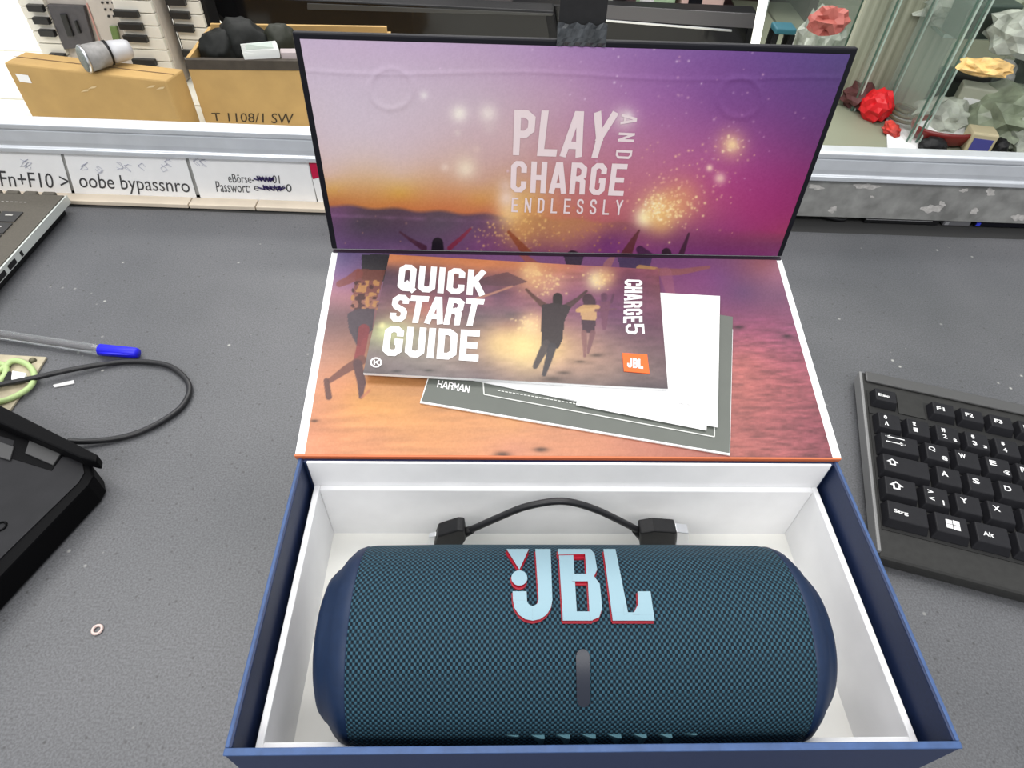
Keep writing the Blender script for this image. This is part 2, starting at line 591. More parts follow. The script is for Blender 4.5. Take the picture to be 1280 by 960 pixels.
# shell
sh = [
    (-HW, HW, 0, th, 0, RZ), (-HW, -HW + th, th, D, 0, RZ), (HW - th, HW, th, D, 0, RZ),
    (-HW + th, HW - th, D - th, D, 0, RZ), (-HW + th, HW - th, th, D - th, 0, .002)]
for n_, q in zip(['front_wall', 'side_wall', 'side_wall', 'back_wall', 'bottom'], sh):
    wbox(n_, *q, M_blue, box, T=B, bevel=.0005)
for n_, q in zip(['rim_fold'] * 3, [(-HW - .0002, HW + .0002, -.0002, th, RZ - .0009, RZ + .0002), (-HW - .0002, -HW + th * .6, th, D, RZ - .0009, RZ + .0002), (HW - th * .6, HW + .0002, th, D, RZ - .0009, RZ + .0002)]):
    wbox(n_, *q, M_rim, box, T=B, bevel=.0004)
# white liner of the back wall, seen between hinge and tray
wbox('back_liner', -HW + .0042, HW - .0042, D - th - .0012, D - th, RZ - .02, RZ + .0012, M_white, box, T=B, bevel=.0003)
# inner tray
tz = RZ - .0162
fz = RZ - .0562
gx = .0046
iw = HW - gx
tw = .0027
wbox('tray_wall', -iw, -iw + tw, .005, D - .0036, .003, tz, M_white, box, T=B, bevel=.0005)
wbox('tray_wall', iw - tw, iw, .005, D - .0036, .003, tz, M_white, box, T=B, bevel=.0005)
wbox('tray_wall', -iw + tw, iw - tw, D - .0064, D - .0036, .003, tz, M_white, box, T=B, bevel=.0005)
wbox('tray_wall', -iw + tw, iw - tw, .005, .0077, .003, tz, M_white, box, T=B, bevel=.0005)
wbox('tray_floor', -iw + tw, iw - tw, .0077, D - .0064, fz - .003, fz, M_cream, box, T=B)

# lid panel
LD, LIFT, FH, FY, WL = .1222, .0264, .1097, .0077, .1265
L0 = B(0, D, RZ + .002)
L1 = B(0, D + LD, RZ + LIFT)
EP = (L1 - L0).normalized()
LPL = (L1 - L0).length
NP = EU.cross(EP).normalized()          # up


def LP(u, s, h):
    return L0 + EU * u + EP * s + NP * h


lid = wbox('lid_panel', -WL, WL, .0006, LPL - .0012, -.0030, 0, M_white, box, T=LP, bevel=.0004)
wbox('panel_back', -WL, WL, .0, LPL - .0006, -.0042, -.0030, M_blue, lid, T=LP)
L2 = B(0, D + LD + FY, RZ + LIFT + FH)
EF = (L2 - L1).normalized()
LFL = (L2 - L1).length
NF = -EU.cross(EF).normalized()
if NF.y > 0:
    NF = -NF


def LF(u, s, h):
    return L1 + EU * u + EF * s + NF * h


flap = wbox('front_flap', -WL, WL, .0008, LFL, -.0030, 0, M_dark, box, T=LF, bevel=.0009)

wbox('crease', -WL + .001, WL - .001, LPL - .0018, LPL + .0002, -.002, .0008, mat('dark_crease', (.022, .010, .022), .5), lid, T=LP)

# ---- printed artwork: colours fixed to the card, drafted on a grid
GAIN_P, GAIN_F, GAIN_G = 1.0, 1.0, 1.0


def vnoise(x, y, s, seed):
    """cheap value noise on arrays"""
    r = np.random.default_rng(seed)
    g = r.random((64, 64))
    X, Yv = x * s, y * s
    xi, yi = np.floor(X).astype(int), np.floor(Yv).astype(int)
    fx, fy = X - xi, Yv - yi
    fx, fy = fx * fx * (3 - 2 * fx), fy * fy * (3 - 2 * fy)
    a, b = g[xi % 64, yi % 64], g[(xi + 1) % 64, yi % 64]
    c, d = g[xi % 64, (yi + 1) % 64], g[(xi + 1) % 64, (yi + 1) % 64]
    return (a * (1 - fx) + b * fx) * (1 - fy) + (c * (1 - fx) + d * fx) * fy


def field(px, py, samples, power=2.6, sy=1.0):
    """smooth colour field through swatches (x, y, r, g, b) of the print"""
    S = np.array(samples, float)
    X = np.stack([S[:, 0], S[:, 1] * sy], -1)
    n = len(S)
    A = np.zeros((n + 3, n + 3))
    A[:n, :n] = -np.hypot(X[:, None, 0] - X[None, :, 0], X[:, None, 1] - X[None, :, 1]) + 0 + np.eye(n) * (-4.0)
    A[:n, n] = 1; A[:n, n + 1:] = X / 300
    A[n, :n] = 1; A[n + 1:, :n] = X.T / 300
    rhs = np.zeros((n + 3, 3))
    rhs[:n] = S[:, 2:]
    k = np.linalg.solve(A, rhs)
    out = k[n] + (px / 300)[..., None] * k[n + 1] + (py * sy / 300)[..., None] * k[n + 2]
    for i in range(n):
        out -= np.sqrt((px - X[i, 0]) ** 2 + (py * sy - X[i, 1]) ** 2 + 30)[..., None] * k[i]
    return np.clip(out, 8, 250)


def sparks(col, px, py, cx, cy, r, n, c, seed, size=(.7, 1.5), a=(.35, .95)):
    g = np.random.default_rng(seed)
    for _ in range(n):
        x, y = cx + g.normal() * r, cy + g.normal() * r * .7
        q = g.uniform(*size)
        m_ = (np.abs(px - x) < q * 3) & (np.abs(py - y) < q * 3)
        if m_.any():
            k = (g.uniform(*a) * np.exp(-((px[m_] - x) ** 2 + (py[m_] - y) ** 2) / q ** 2))[:, None]
            col[m_] = col[m_] * (1 - k) + np.array(c) * k
    return col


def inpoly(px, py, poly):
    n = len(poly)
    ins = np.zeros(px.shape, bool)
    for i in range(n):
        x0, y0 = poly[i]
        x1, y1 = poly[(i + 1) % n]
        c = ((y0 > py) != (y1 > py)) & (px < (x1 - x0) * (py - y0) / ((y1 - y0) or 1e-9) + x0)
        ins ^= c
    return ins


def glow(col, px, py, x, y, r, c, a=1.0, p=1.0):
    d = np.hypot(px - x, py - y) / r
    k = (a * np.exp(-d ** (2 * p)))[..., None]
    return col * (1 - k) + np.array(c) * k


def shape(col, px, py, poly, c, a=1.0):
    k = inpoly(px, py, poly)[..., None] * a
    return col * (1 - k) + np.array(c) * k


def limb(col, px, py, pts, w_, c, a=1.0):
    best = np.full(px.shape, 1e9)
    ws = w_ if isinstance(w_, (list, tuple)) else [w_] * len(pts)
    for i in range(len(pts) - 1):
        (x0, y0), (x1, y1) = pts[i], pts[i + 1]
        dx, dy = x1 - x0, y1 - y0
        t = np.clip(((px - x0) * dx + (py - y0) * dy) / (dx * dx + dy * dy + 1e-9), 0, 1)
        best = np.minimum(best, np.hypot(px - x0 - t * dx, py - y0 - t * dy) - (ws[i] + t * (ws[i + 1] - ws[i])))
    k = np.clip(.5 - best, 0, 1)[..., None] * a
    return col * (1 - k) + np.array(c) * k


def art_grid(name, corners3, nu, nv, paint, nrm, parent, disp=None, gain=1.0):
    """corners3: BL BR TR TL in the world; paint gets draft coordinates"""
    s = np.linspace(0, 1, nu)
    t = np.linspace(0, 1, nv)
    S, T = np.meshgrid(s, t)
    q = [np.array(c) for c in corners3]
    P = ((1 - S) * (1 - T))[..., None] * q[0] + (S * (1 - T))[..., None] * q[1] + (S * T)[..., None] * q[2] + ((1 - S) * T)[..., None] * q[3]
    d = P - np.array(CO)
    zc = d @ np.array(CF)
    px = 640 + FPX * (d @ np.array(CR)) / zc
    py = 480 - FPX * (d @ np.array(CU)) / zc
    col = np.clip(paint(px, py), 0, 255) / 255
    col = np.where(col <= .04045, col / 12.92, ((col + .055) / 1.055) ** 2.4) * gain
    if disp is not None:
        P = P + disp(px, py)[..., None] * np.array(nrm)
    n = nu * nv
    me = bpy.data.meshes.new(name)
    idx = np.arange(n).reshape(nv, nu)
    F = np.stack([idx[:-1, :-1], idx[:-1, 1:], idx[1:, 1:], idx[1:, :-1]], -1).reshape(-1, 4)
    me.vertices.add(n)
    me.vertices.foreach_set('co', P.reshape(-1))
    me.loops.add(F.size)
    me.loops.foreach_set('vertex_index', F.reshape(-1))
    me.polygons.add(len(F))
    me.polygons.foreach_set('loop_start', np.arange(0, F.size, 4))
    me.polygons.foreach_set('loop_total', np.full(len(F), 4))
    me.update()
    ca = me.color_attributes.new('Col', 'FLOAT_COLOR', 'POINT')
    rgba = np.ones((n, 4), np.float32)
    rgba[:, :3] = np.clip(col.reshape(-1, 3), 0, 1)
    ca.data.foreach_set('color', rgba.reshape(-1))
    me.materials.append(M_art)
    me.shade_smooth()
    o = bpy.data.objects.new(name, me)
    C.objects.link(o)
    o.parent = parent
    return o


FLAP_SW = [
    (380, 50, 203, 183, 207), (450, 60, 202, 180, 205), (530, 62, 198, 174, 202), (600, 62, 190, 163, 194), (700, 72, 176, 138, 182), (800, 75, 150, 106, 165), (900, 75, 122, 78, 146), (1000, 80, 98, 68, 132), (1058, 84, 86, 66, 122),
    (390, 100, 207, 190, 207), (400, 130, 210, 194, 206), (500, 130, 207, 190, 203), (600, 130, 202, 180, 193), (700, 120, 190, 154, 180), (800, 130, 165, 110, 165), (900, 130, 130, 76, 142), (1000, 130, 106, 61, 126), (1040, 130, 96, 58, 120),
    (405, 165, 212, 194, 203), (500, 165, 210, 190, 200), (600, 168, 204, 176, 182), (410, 195, 214, 192, 192), (500, 195, 212, 188, 188), (600, 200, 202, 168, 166), (700, 190, 190, 141, 150), (800, 180, 180, 115, 150), (900, 190, 164, 84, 140), (1000, 190, 127, 55, 116), (1020, 180, 112, 52, 112),
    (412, 218, 217, 184, 166), (500, 218, 216, 183, 160), (600, 226, 203, 160, 138), (700, 230, 190, 126, 126), (800, 230, 186, 110, 130), (900, 230, 172, 70, 126), (1000, 230, 142, 44, 106),
    (416, 238, 212, 160, 92), (500, 242, 210, 158, 78), (600, 250, 207, 146, 84), (660, 250, 214, 168, 110), (418, 252, 190, 118, 70), (500, 258, 196, 118, 66), (560, 260, 196, 116, 70), (610, 266, 190, 110, 78),
    (700, 265, 192, 116, 104), (760, 262, 190, 106, 112), (850, 262, 186, 108, 112), (940, 262, 160, 52, 112), (985, 262, 150, 44, 104),
    (900, 300, 140, 56, 112), (960, 295, 156, 52, 100), (970, 315, 165, 82, 84), (850, 305, 126, 60, 106), (800, 290, 150, 80, 100)]
SEA_SW = [(425, 264, 108, 72, 104), (450, 280, 74, 62, 76), (440, 300, 96, 70, 104), (500, 300, 88, 66, 96), (550, 280, 84, 68, 86), (520, 270, 86, 62, 80), (600, 278, 100, 68, 96), (600, 305, 124, 74, 116), (650, 300, 140, 86, 96),
          (500, 312, 122, 88, 128), (700, 290, 168, 112, 96), (740, 285, 176, 112, 96), (760, 300, 118, 58, 108), (790, 310, 140, 70, 120), (840, 308, 124, 60, 108), (900, 308, 120, 52, 100), (690, 312, 132, 72, 110), (560, 312, 112, 78, 112)]


def paint_flap(px, py):
    sky = field(px, py, FLAP_SW, sy=1.5)
    sea = field(px, py, SEA_SW, sy=1.5)
    hz = 257 + (px - 420) * .060 + 1.5 * np.sin(px / 9)
    k = np.clip((py - hz) / 5 + .5, 0, 1)
    far = np.clip((px - 780) / 80, 0, 1) * np.clip(1 - (py - 285) / 20, 0, 1)
    k = (k * (1 - far))[..., None]
    col = sky * (1 - k) + sea * k
    # wave band
    b = np.exp(-((py - (270 + (px - 440) * .04)) / 2.5) ** 2) * (px < 640) * .35 * vnoise(px, py, .08, 3)
    col = col + b[..., None] * np.array([90, 60, 90])
    # torch glows and sparks
    for x, y, r, c, a in [(641, 266, 18, (255, 226, 170), .9), (634, 248, 11, (240, 218, 210), .85), (632, 232, 9, (222, 196, 190), .6), (660, 272, 26, (214, 160, 92), .6), (650, 290, 18, (222, 160, 90), .5), (700, 285, 32, (200, 140, 92), .45),
                          (806, 272, 12, (255, 246, 205), 1), (824, 262, 20, (255, 222, 140), .9), (842, 256, 20, (230, 170, 110), .6), (855, 244, 22, (220, 150, 110), .5), (826, 278, 16, (240, 190, 110), .55),
                          (915, 181, 7, (255, 246, 205), 1), (914, 181, 18, (240, 190, 140), .65), (887, 210, 4, (250, 220, 190), .9), (900, 223, 7, (246, 214, 190), .8), (780, 148, 15, (224, 204, 208), .75), (785, 146, 6, (240, 228, 230), .8), (640, 170, 30, (216, 190, 190), .3),
                          (574, 142, 10, (246, 238, 228), .95), (610, 142, 11, (240, 228, 222), .85), (530, 119, 5, (238, 230, 230), .8), (582, 210, 11, (250, 238, 212), .95), (580, 206, 22, (222, 196, 176), .5), (572, 166, 4, (226, 210, 205), .6), (556, 209, 5, (235, 215, 200), .6), (612, 160, 8, (216, 196, 196), .5), (596, 186, 5, (226, 200, 190), .5), (712, 185, 16, (208, 176, 186), .5)]:
        col = glow(col, px, py, x, y, r, c, a)
    for i, (x, y, r, n, c) in enumerate([(834, 258, 18, 150, (255, 232, 170)), (820, 262, 9, 60, (255, 245, 205)), (830, 235, 40, 50, (236, 180, 150)), (655, 285, 20, 90, (240, 196, 120)), (610, 298, 16, 40, (226, 176, 120)), (730, 290, 30, 60, (196, 136, 84)), (860, 215, 36, 60, (236, 186, 160)), (900, 140, 70, 50, (206, 160, 190)), (760, 95, 80, 40, (226, 200, 224)), (470, 290, 30, 16, (200, 150, 120)), (915, 182, 9, 25, (250, 220, 180))]):
        col = sparks(col, px, py, x, y, r, n, c, 50 + i)
    # dark figures at the bottom edge
    dk = (46, 30, 40)
    col = limb(col, px, py, [(500, 290), (512, 299), (530, 310)], [1, 2, 4], (70, 34, 52), .85)
    col = limb(col, px, py, [(588, 286), (576, 298), (562, 310)], [1.5, 2.5, 3], (130, 40, 62), .85)
    col = limb(col, px, py, [(547, 304), (547, 314)], [7, 8], (26, 20, 28), .95)
    col = limb(col, px, py, [(636, 290), (648, 304), (660, 318)], [2, 4, 6], (140, 70, 44), .8)
    col = limb(col, px, py, [(799, 288), (792, 300), (782, 320)], [1.2, 3.5, 7], (96, 46, 52), .92)
    col = limb(col, px, py, [(716, 322), (716, 326)], [9, 9], dk, .9)
    col = limb(col, px, py, [(833, 316), (835, 324)], [6, 7], dk, .95)
    col = limb(col, px, py, [(861, 292), (856, 306), (850, 322)], [1.3, 2.5, 4], (60, 30, 48), .9)
    col = limb(col, px, py, [(800, 312), (812, 326)], [5, 10], (60, 32, 60), .8)
    return col + (vnoise(px, py, .6, 4)[..., None] - .5) * 8


def disp_flap(px, py):
    d = np.zeros(px.shape)
    for x, y in ((489, 111), (925, 122)):
        r = np.hypot((px - x), (py - y) * 1.08)
        d += .00030 * np.exp(-((r - 27) / 4) ** 2)
    d += .00020 * np.exp(-((py - (88 + (px - 380) * .018 + 3 * np.sin(px / 60))) / 3.0) ** 2)
    return d


fb = .0032
art1 = art_grid('artwork', [LF(-WL + fb, .0016, .0005), LF(WL - fb, .0016, .0005), LF(WL - fb, LFL - .0026, .0005), LF(-WL + fb, LFL - .0026, .0005)], 560, 240, paint_flap, NF, flap, disp_flap, .92)
M_lidink = mat('pale_pink_ink', lin((226, 210, 212)), .45)


def flap_word(s, q, lw, gap, t, m=M_lidink):
    print_word('printed_word', word(s, lw, gap, t), [on_plane(x, y, LF(0, 0, .0008), NF) for x, y in q], m, flap, NF)


flap_word('PLAY', [(641, 194), (755, 198), (772, 140), (643, 137)], .50, .12, .165)
flap_word('CHARGE', [(638, 240), (779, 245), (785, 205), (639, 201)], .46, .12, .16)
flap_word('ENDLESSLY', [(639, 265), (777, 269), (779, 250), (640, 247)], .42, .42, .12)
# AND reads downwards
flap_word('AND', [(777, 143), (769, 198), (789, 199), (797, 144)], .42, .40, .12)

PAN_SW = [(430, 328, 132, 112, 158), (425, 345, 150, 110, 160), (480, 325, 140, 110, 150), (415, 365, 190, 132, 150), (440, 372, 186, 130, 140), (410, 395, 132, 100, 104), (440, 395, 136, 100, 104), (405, 420, 160, 118, 112), (400, 445, 206, 150, 128), (395, 480, 232, 160, 124), (392, 520, 238, 160, 116), (386, 555, 240, 160, 120), (430, 480, 238, 160, 110), (450, 500, 236, 166, 92), (500, 510, 238, 168, 98), (470, 545, 240, 164, 112), (560, 545, 242, 168, 110), (640, 530, 240, 170, 112), (640, 560, 236, 160, 124), (740, 550, 232, 156, 118), (800, 560, 216, 138, 112), (880, 565, 196, 118, 104),
          (560, 330, 150, 100, 150), (640, 330, 156, 104, 156), (700, 330, 150, 100, 150), (760, 330, 150, 100, 150), (840, 330, 150, 92, 144), (900, 345, 150, 96, 150), (880, 350, 156, 92, 148), (950, 330, 186, 118, 130), (970, 345, 176, 108, 136), (930, 365, 122, 80, 124), (975, 370, 132, 80, 116), (920, 390, 142, 76, 116), (960, 400, 152, 76, 112), (930, 420, 176, 92, 116), (980, 420, 152, 80, 108), (930, 450, 196, 110, 108), (985, 450, 168, 88, 104), (930, 490, 190, 108, 102), (1000, 490, 170, 92, 100), (940, 530, 178, 100, 98), (1010, 530, 158, 84, 94), (980, 560, 172, 96, 98), (1030, 560, 150, 80, 90),
          (700, 420, 150, 90, 90), (600, 420, 140, 90, 90)]


def paint_panel(px, py):
    col = field(px, py, PAN_SW, sy=1.3)
    st = vnoise(px * .25 + py * .05, py * 1.4, .22, 21)
    st2 = vnoise(px * .5, py * 2.2, .3, 22)
    k = np.clip((px - 840) / 120, 0.15, 1) * np.clip((py - 380) / 40, 0, 1)
    col = col * (1 + (k * ((st - .5) * .35 + (st2 - .5) * .22))[..., None])
    st3 = vnoise(px * .12 + py * .35, py * .9, .18, 23)
    k = np.clip((700 - px) / 200, 0, 1) * np.clip((py - 480) / 30, 0, 1)
    col = col * (1 + (k * (st3 - .5) * .14)[..., None])
    # the near runner at the left
    skin = (128, 74, 66)
    col = shape(col, px, py, [(452, 318), (487, 318), (481, 352), (452, 350)], (62, 62, 62), .9)          # hair
    col = shape(col, px, py, [(446, 336), (482, 338), (472, 372), (440, 374)], (140, 84, 74), .85)
    col = limb(col, px, py, [(448, 342), (436, 350), (424, 355)], [6, 5, 4], (150, 84, 78), .85)
    col = shape(col, px, py, [(443, 368), (470, 366), (472, 388), (438, 386)], (172, 116, 96), .8)
    n = vnoise(px, py, .22, 31)
    m_ = inpoly(px, py, [(440, 352), (474, 350), (474, 390), (438, 388)])
    col = np.where((m_ & (n > .62))[..., None], np.array([206, 150, 96]), col)
    col = np.where((m_ & (n < .3))[..., None], np.array([92, 58, 58]), col)
    col = shape(col, px, py, [(434, 392), (448, 386), (468, 386), (466, 412), (446, 432), (436, 412)], (84, 72, 82), .95)
    col = shape(col, px, py, [(446, 408), (458, 410), (450, 434), (446, 430)], (72, 58, 66), .9)
    col = limb(col, px, py, [(455, 412), (452, 432), (448, 450)], [7, 6, 6], (150, 56, 62), .85)
    col = limb(col, px, py, [(452, 450), (432, 462), (412, 476)], [6, 5, 3], (126, 76, 66), .9)
    col = limb(col, px, py, [(408, 476), (411, 496)], [3.5, 4], (104, 66, 62), .9)
    col = limb(col, px, py, [(447, 455), (452, 478), (451, 496)], [6, 5.5, 2.5], (96, 62, 66), .95)
    col = limb(col, px, py, [(452, 497), (462, 488)], [1.5, 1.5], (206, 124, 96), .7)
    # far figures at the crease
    col = shape(col, px, py, [(704, 318), (730, 320), (726, 332), (708, 332)], (72, 62, 80), .95)
    col = limb(col, px, py, [(652, 318), (664, 328), (674, 336)], [3, 5, 6], (190, 104, 80), .7)
    col = limb(col, px, py, [(766, 322), (760, 330), (756, 338)], [3, 5, 5], (206, 140, 120), .6)
    col = shape(col, px, py, [(772, 322), (815, 322), (812, 336), (775, 336)], (84, 70, 106), .9)
    col = limb(col, px, py, [(800, 336), (820, 338)], [5, 4], (222, 170, 110), .9)
    col = limb(col, px, py, [(822, 340), (850, 340), (886, 334)], [5, 4, 2], (176, 112, 110), .85)
    col = limb(col, px, py, [(832, 342), (840, 372)], [8, 5], (190, 120, 140), .5)
    for x, y, rx in [(924, 409, 7), (984, 420, 6), (698, 530, 9), (628, 568, 10), (676, 562, 9), (393, 526, 5)]:
        d = ((px - x) / rx) ** 2 + ((py - y) / (rx * .35)) ** 2
        col = col * (1 - .55 * np.exp(-d)[..., None])
    return col + (vnoise(px, py, .6, 24)[..., None] - .5) * 10


pb = .0045
art_grid('artwork', [LP(-WL + pb, .0004, .0004), LP(WL - pb, .0004, .0004), LP(WL - pb + .001, LPL - .0014, .0004), LP(-WL + pb - .001, LPL - .0014, .0004)], 560, 260, paint_panel, NP, lid, None, .56)
wbox('orange_edge', -WL, WL - .0006, -.0004, .0006, -.0028, .0003, mat('orange_edge_print', lin((206, 112, 70)), .5), lid, T=LP)

# ------------------------------------------------------------------ speaker
SPU, SPV, SR = -.0050, .0433, .0380
SPZ = fz + SR + .0004
SHL = .0968


def S(u, th_, r):
    """u along the axis, th_ from +v towards up"""
    return B(SPU + u, SPV + r * math.cos(th_), SPZ + r * math.sin(th_))


def lathe(name, prof, m, parent, n=96, cap=True, uv=False):
    v, f = [], []
    for u, r in prof:
        for k in range(n):
            v.append(S(u, 2 * math.pi * k / n, r))
    for i in range(len(prof) - 1):
        for k in range(n):
            f.append((i * n + k, i * n + (k + 1) % n, (i + 1) * n + (k + 1) % n, (i + 1) * n + k))
    if cap:
        f.append(tuple(range(n)))
        f.append(tuple(range((len(prof) - 1) * n, len(prof) * n)))
    o = obj(name, v, f, m, parent, smooth=True)
    if uv:
        me = o.data
        L = me.uv_layers.new(name='UVMap')
        for p in me.polygons:
            ks = [me.loops[li].vertex_index % n for li in p.loop_indices]
            wrap = max(ks) - min(ks) > n / 2
            for li in p.loop_indices:
                vi = me.loops[li].vertex_index
                k = vi % n
                if wrap and k < n / 2:
                    k += n
                L.data[li].uv = (prof[vi // n][0], 2 * math.pi * SR * k / n)
    return o


def fabric_material():
    m = mat('woven_teal_fabric', (.03, .08, .12), .62, spec=.22)
    nt = m.node_tree
    b = nt.nodes['Principled BSDF']
    uv = nt.nodes.new('ShaderNodeUVMap')
    sp = nt.nodes.new('ShaderNodeSeparateXYZ')
    nt.links.new(uv.outputs[0], sp.inputs[0])

    def wave(src, period):
        k = nt.nodes.new('ShaderNodeMath')
        k.operation = 'MULTIPLY'
        k.inputs[1].default_value = 2 * math.pi / period
        nt.links.new(src, k.inputs[0])
        c = nt.nodes.new('ShaderNodeMath')
        c.operation = 'COSINE'
        nt.links.new(k.outputs[0], c.inputs[0])
        return c.outputs[0]
    h = nt.nodes.new('ShaderNodeMath')
    h.operation = 'MULTIPLY_ADD'
    nt.links.new(wave(sp.outputs[0], .0019), h.inputs[0])
    nt.links.new(wave(sp.outputs[1], .0024), h.inputs[1])
    h.inputs[2].default_value = .5
    r = nt.nodes.new('ShaderNodeValToRGB')
    r.color_ramp.elements[0].position, r.color_ramp.elements[1].position = .30, .95
    r.color_ramp.elements[0].color = (.0018, .0065, .013, 1)
    r.color_ramp.elements[1].color = (.030, .090, .130, 1)
    nt.links.new(h.outputs[0], r.inputs['Fac'])
    nt.links.new(r.outputs['Color'], b.inputs['Base Color'])
    bp = nt.nodes.new('ShaderNodeBump')
    bp.inputs['Strength'].default_value = .6
    bp.inputs['Distance'].default_value = .0005
    nt.links.new(h.outputs[0], bp.inputs['Height'])
    nt.links.new(bp.outputs['Normal'], b.inputs['Normal'])
    b.inputs['Sheen Weight'].default_value = .04
    b.inputs['Sheen Tint'].default_value = (.4, .7, .9, 1)
    return m


spk = thing('bluetooth_speaker', 'teal blue woven cylindrical speaker with pale logo lying in the tray', 'speaker')
FL = .0818
body = lathe('fabric_body', [(-FL - .001, SR - .004), (-FL, SR - .0009), (-FL * .96, SR - .0004), (-FL * .6, SR), (0, SR), (FL * .6, SR), (FL * .96, SR - .0004), (FL, SR - .0009), (FL + .001, SR - .004)], fabric_material(), spk, uv=True)
M_rub = mat('navy_rubber', lin((20, 38, 66)), .5, noise=.08, nscale=300, spec=.35)
for sg in (-1, 1):
    pr = [(FL - .0004, SR - .006), (FL - .0004, SR - .0010), (FL + .0006, SR - .0007), (FL + .0036, SR - .0018), (FL + .0070, SR - .0050), (FL + .0098, SR - .0088), (FL + .0112, SR - .0098), (SHL - .0016, SR - .0122), (SHL - .0002, SR - .0160), (SHL, SR - .0185), (SHL - .0010, SR - .0210), (SHL - .0035, SR - .0225), (SHL - .0040, .004)]
    lathe('end_cap', [(sg * a, r) for a, r in pr], M_rub, spk)


def hit_spk(px, py, r):
    """point of the speaker's cylinder under a drawing point, as (u, theta)"""
    d = ray(px, py)
    ax = B(SPU, SPV, SPZ)
    o = CO - ax
    ov, oz, ou = o.dot(EV), o.z, o.dot(EU)
    dv, dz, du = d.dot(EV), d.z, d.dot(EU)
    a = dv * dv + dz * dz
    b = 2 * (ov * dv + oz * dz)
    c = ov * ov + oz * oz - r * r
    q = b * b - 4 * a * c
    tt = (-b - math.sqrt(max(q, 0))) / (2 * a)
    return ou + du * tt, math.atan2(oz + dz * tt, ov + dv * tt)


def wrap_relief(name, polys, m_top, m_side, parent, h0, h1, cuts=4):
    bm = bmesh.new()
    fmat = []
    for ip, poly in enumerate(polys):
        b2 = bmesh.new()
        dh = 2e-5 * (ip % 5)
        vs_ = [b2.verts.new((x, y, 0)) for x, y in poly]
        b2.faces.new(vs_)
        bmesh.ops.triangulate(b2, faces=b2.faces)
        bmesh.ops.subdivide_edges(b2, edges=b2.edges, cuts=cuts, use_grid_fill=True)
        base = {}
        for v_ in b2.verts:
            u, th_ = hit_spk(v_.co.x, v_.co.y, SR)
            base[v_] = (bm.verts.new(S(u, th_, SR + h1 + dh)), bm.verts.new(S(u, th_, SR + h0)))
        for f_ in b2.faces:
            bm.faces.new([base[q][0] for q in f_.verts]).material_index = 0
        for e in b2.edges:
            if len(e.link_faces) == 1:
                a, c = e.verts
                bm.faces.new([base[a][0], base[c][0], base[c][1], base[a][1]]).material_index = 1
        b2.free()
    bmesh.ops.recalc_face_normals(bm, faces=bm.faces)
    for f_ in bm.faces:
        f_.smooth = True
    for e in bm.edges:
        if len(e.link_faces) == 2 and e.calc_face_angle(0) > .6:
            e.smooth = False
    return bmobj(name, bm, None, parent, mats=[m_top, m_side])


M_logo = mat('pale_blue_logo', lin((130, 160, 172)), .45)
M_logored = mat('red_logo_side', lin((150, 16, 38)), .45)


def circ(x, y, rx, ry, n=20, a0=0, a1=2 * math.pi):
    return [(x + rx * math.cos(a0 + (a1 - a0) * k / n), y + ry * math.sin(a0 + (a1 - a0) * k / n)) for k in range(n + (0 if abs(a1 - a0) > 6.28 else 1))]


def arcs(cx, cy, r0, r1, a0, a1, n=6, sy=1.0):
    out = []
    for k in range(n):
        p, q = a0 + (a1 - a0) * k / n, a0 + (a1 - a0) * (k + 1) / n
        out.append([(cx + r1 * math.cos(p), cy + sy * r1 * math.sin(p)), (cx + r1 * math.cos(q), cy + sy * r1 * math.sin(q)), (cx + r0 * math.cos(q), cy + sy * r0 * math.sin(q)), (cx + r0 * math.cos(p), cy + sy * r0 * math.sin(p))])
    return out


top = 691
logo_letters = {
    'exclamation_mark': [[(633, top), (661, top), (649, 716)], circ(649, 726, 10, 9.2)],
    'letter_j': [[(669, top), (688, top), (690, 752), (673, 752)]] + arcs(665.5, 752, 7.2, 24.6, 0, math.pi, 8, 1.02) + [[(641, 753), (640.5, 742), (658, 742), (658.5, 753)]],
    'letter_b': [[(698, top), (716, top), (721, 777), (703, 777)], [(697, top), (736, top), (738, 697), (697, 698)], [(730, top), (738, top), (743, 697), (746, 716), (741, 726), (733, 728), (731, 697)], [(715, 721), (742, 721), (742, 730), (715, 730)], [(734, 724), (742, 724), (749, 733), (752, 762), (748, 773), (738, 777), (736, 766)], [(703, 766), (740, 766), (740, 777), (704, 777)]],
    'letter_l': [[(754, top), (769, top), (784, 767), (784, 777), (765, 777)], [(764, 767), (816, 767), (817, 777), (765, 777)], [(796, 742), (812, 742), (816, 770), (797, 770)], [(779, 758), (784, 768), (779, 770)], [(797, 757), (799, 770), (790, 770)]],
}
for n_, polys in logo_letters.items():
    wrap_relief(n_, polys, M_logo, M_logored, body, .0006, .0016)
    wrap_relief('red_backing', [[(x + dx, y + dy) for x, y in pl] for dx, dy in ((-1.3, .6), (-.2, 2.8)) for pl in polys], M_logored, M_logored, body, .0, .0006)
M_led = mat('battery_bar', lin((28, 33, 46)), .35)
cap = [(719.5, 820)] + circ(728, 820, 8.5, 9, 8, math.pi, 2 * math.pi) + [(737, 872)] + circ(729, 872, 8.5, 10, 8, 0, math.pi)
wrap_relief('battery_light_bar', [cap], M_led, M_dark, body, .0, .0010)
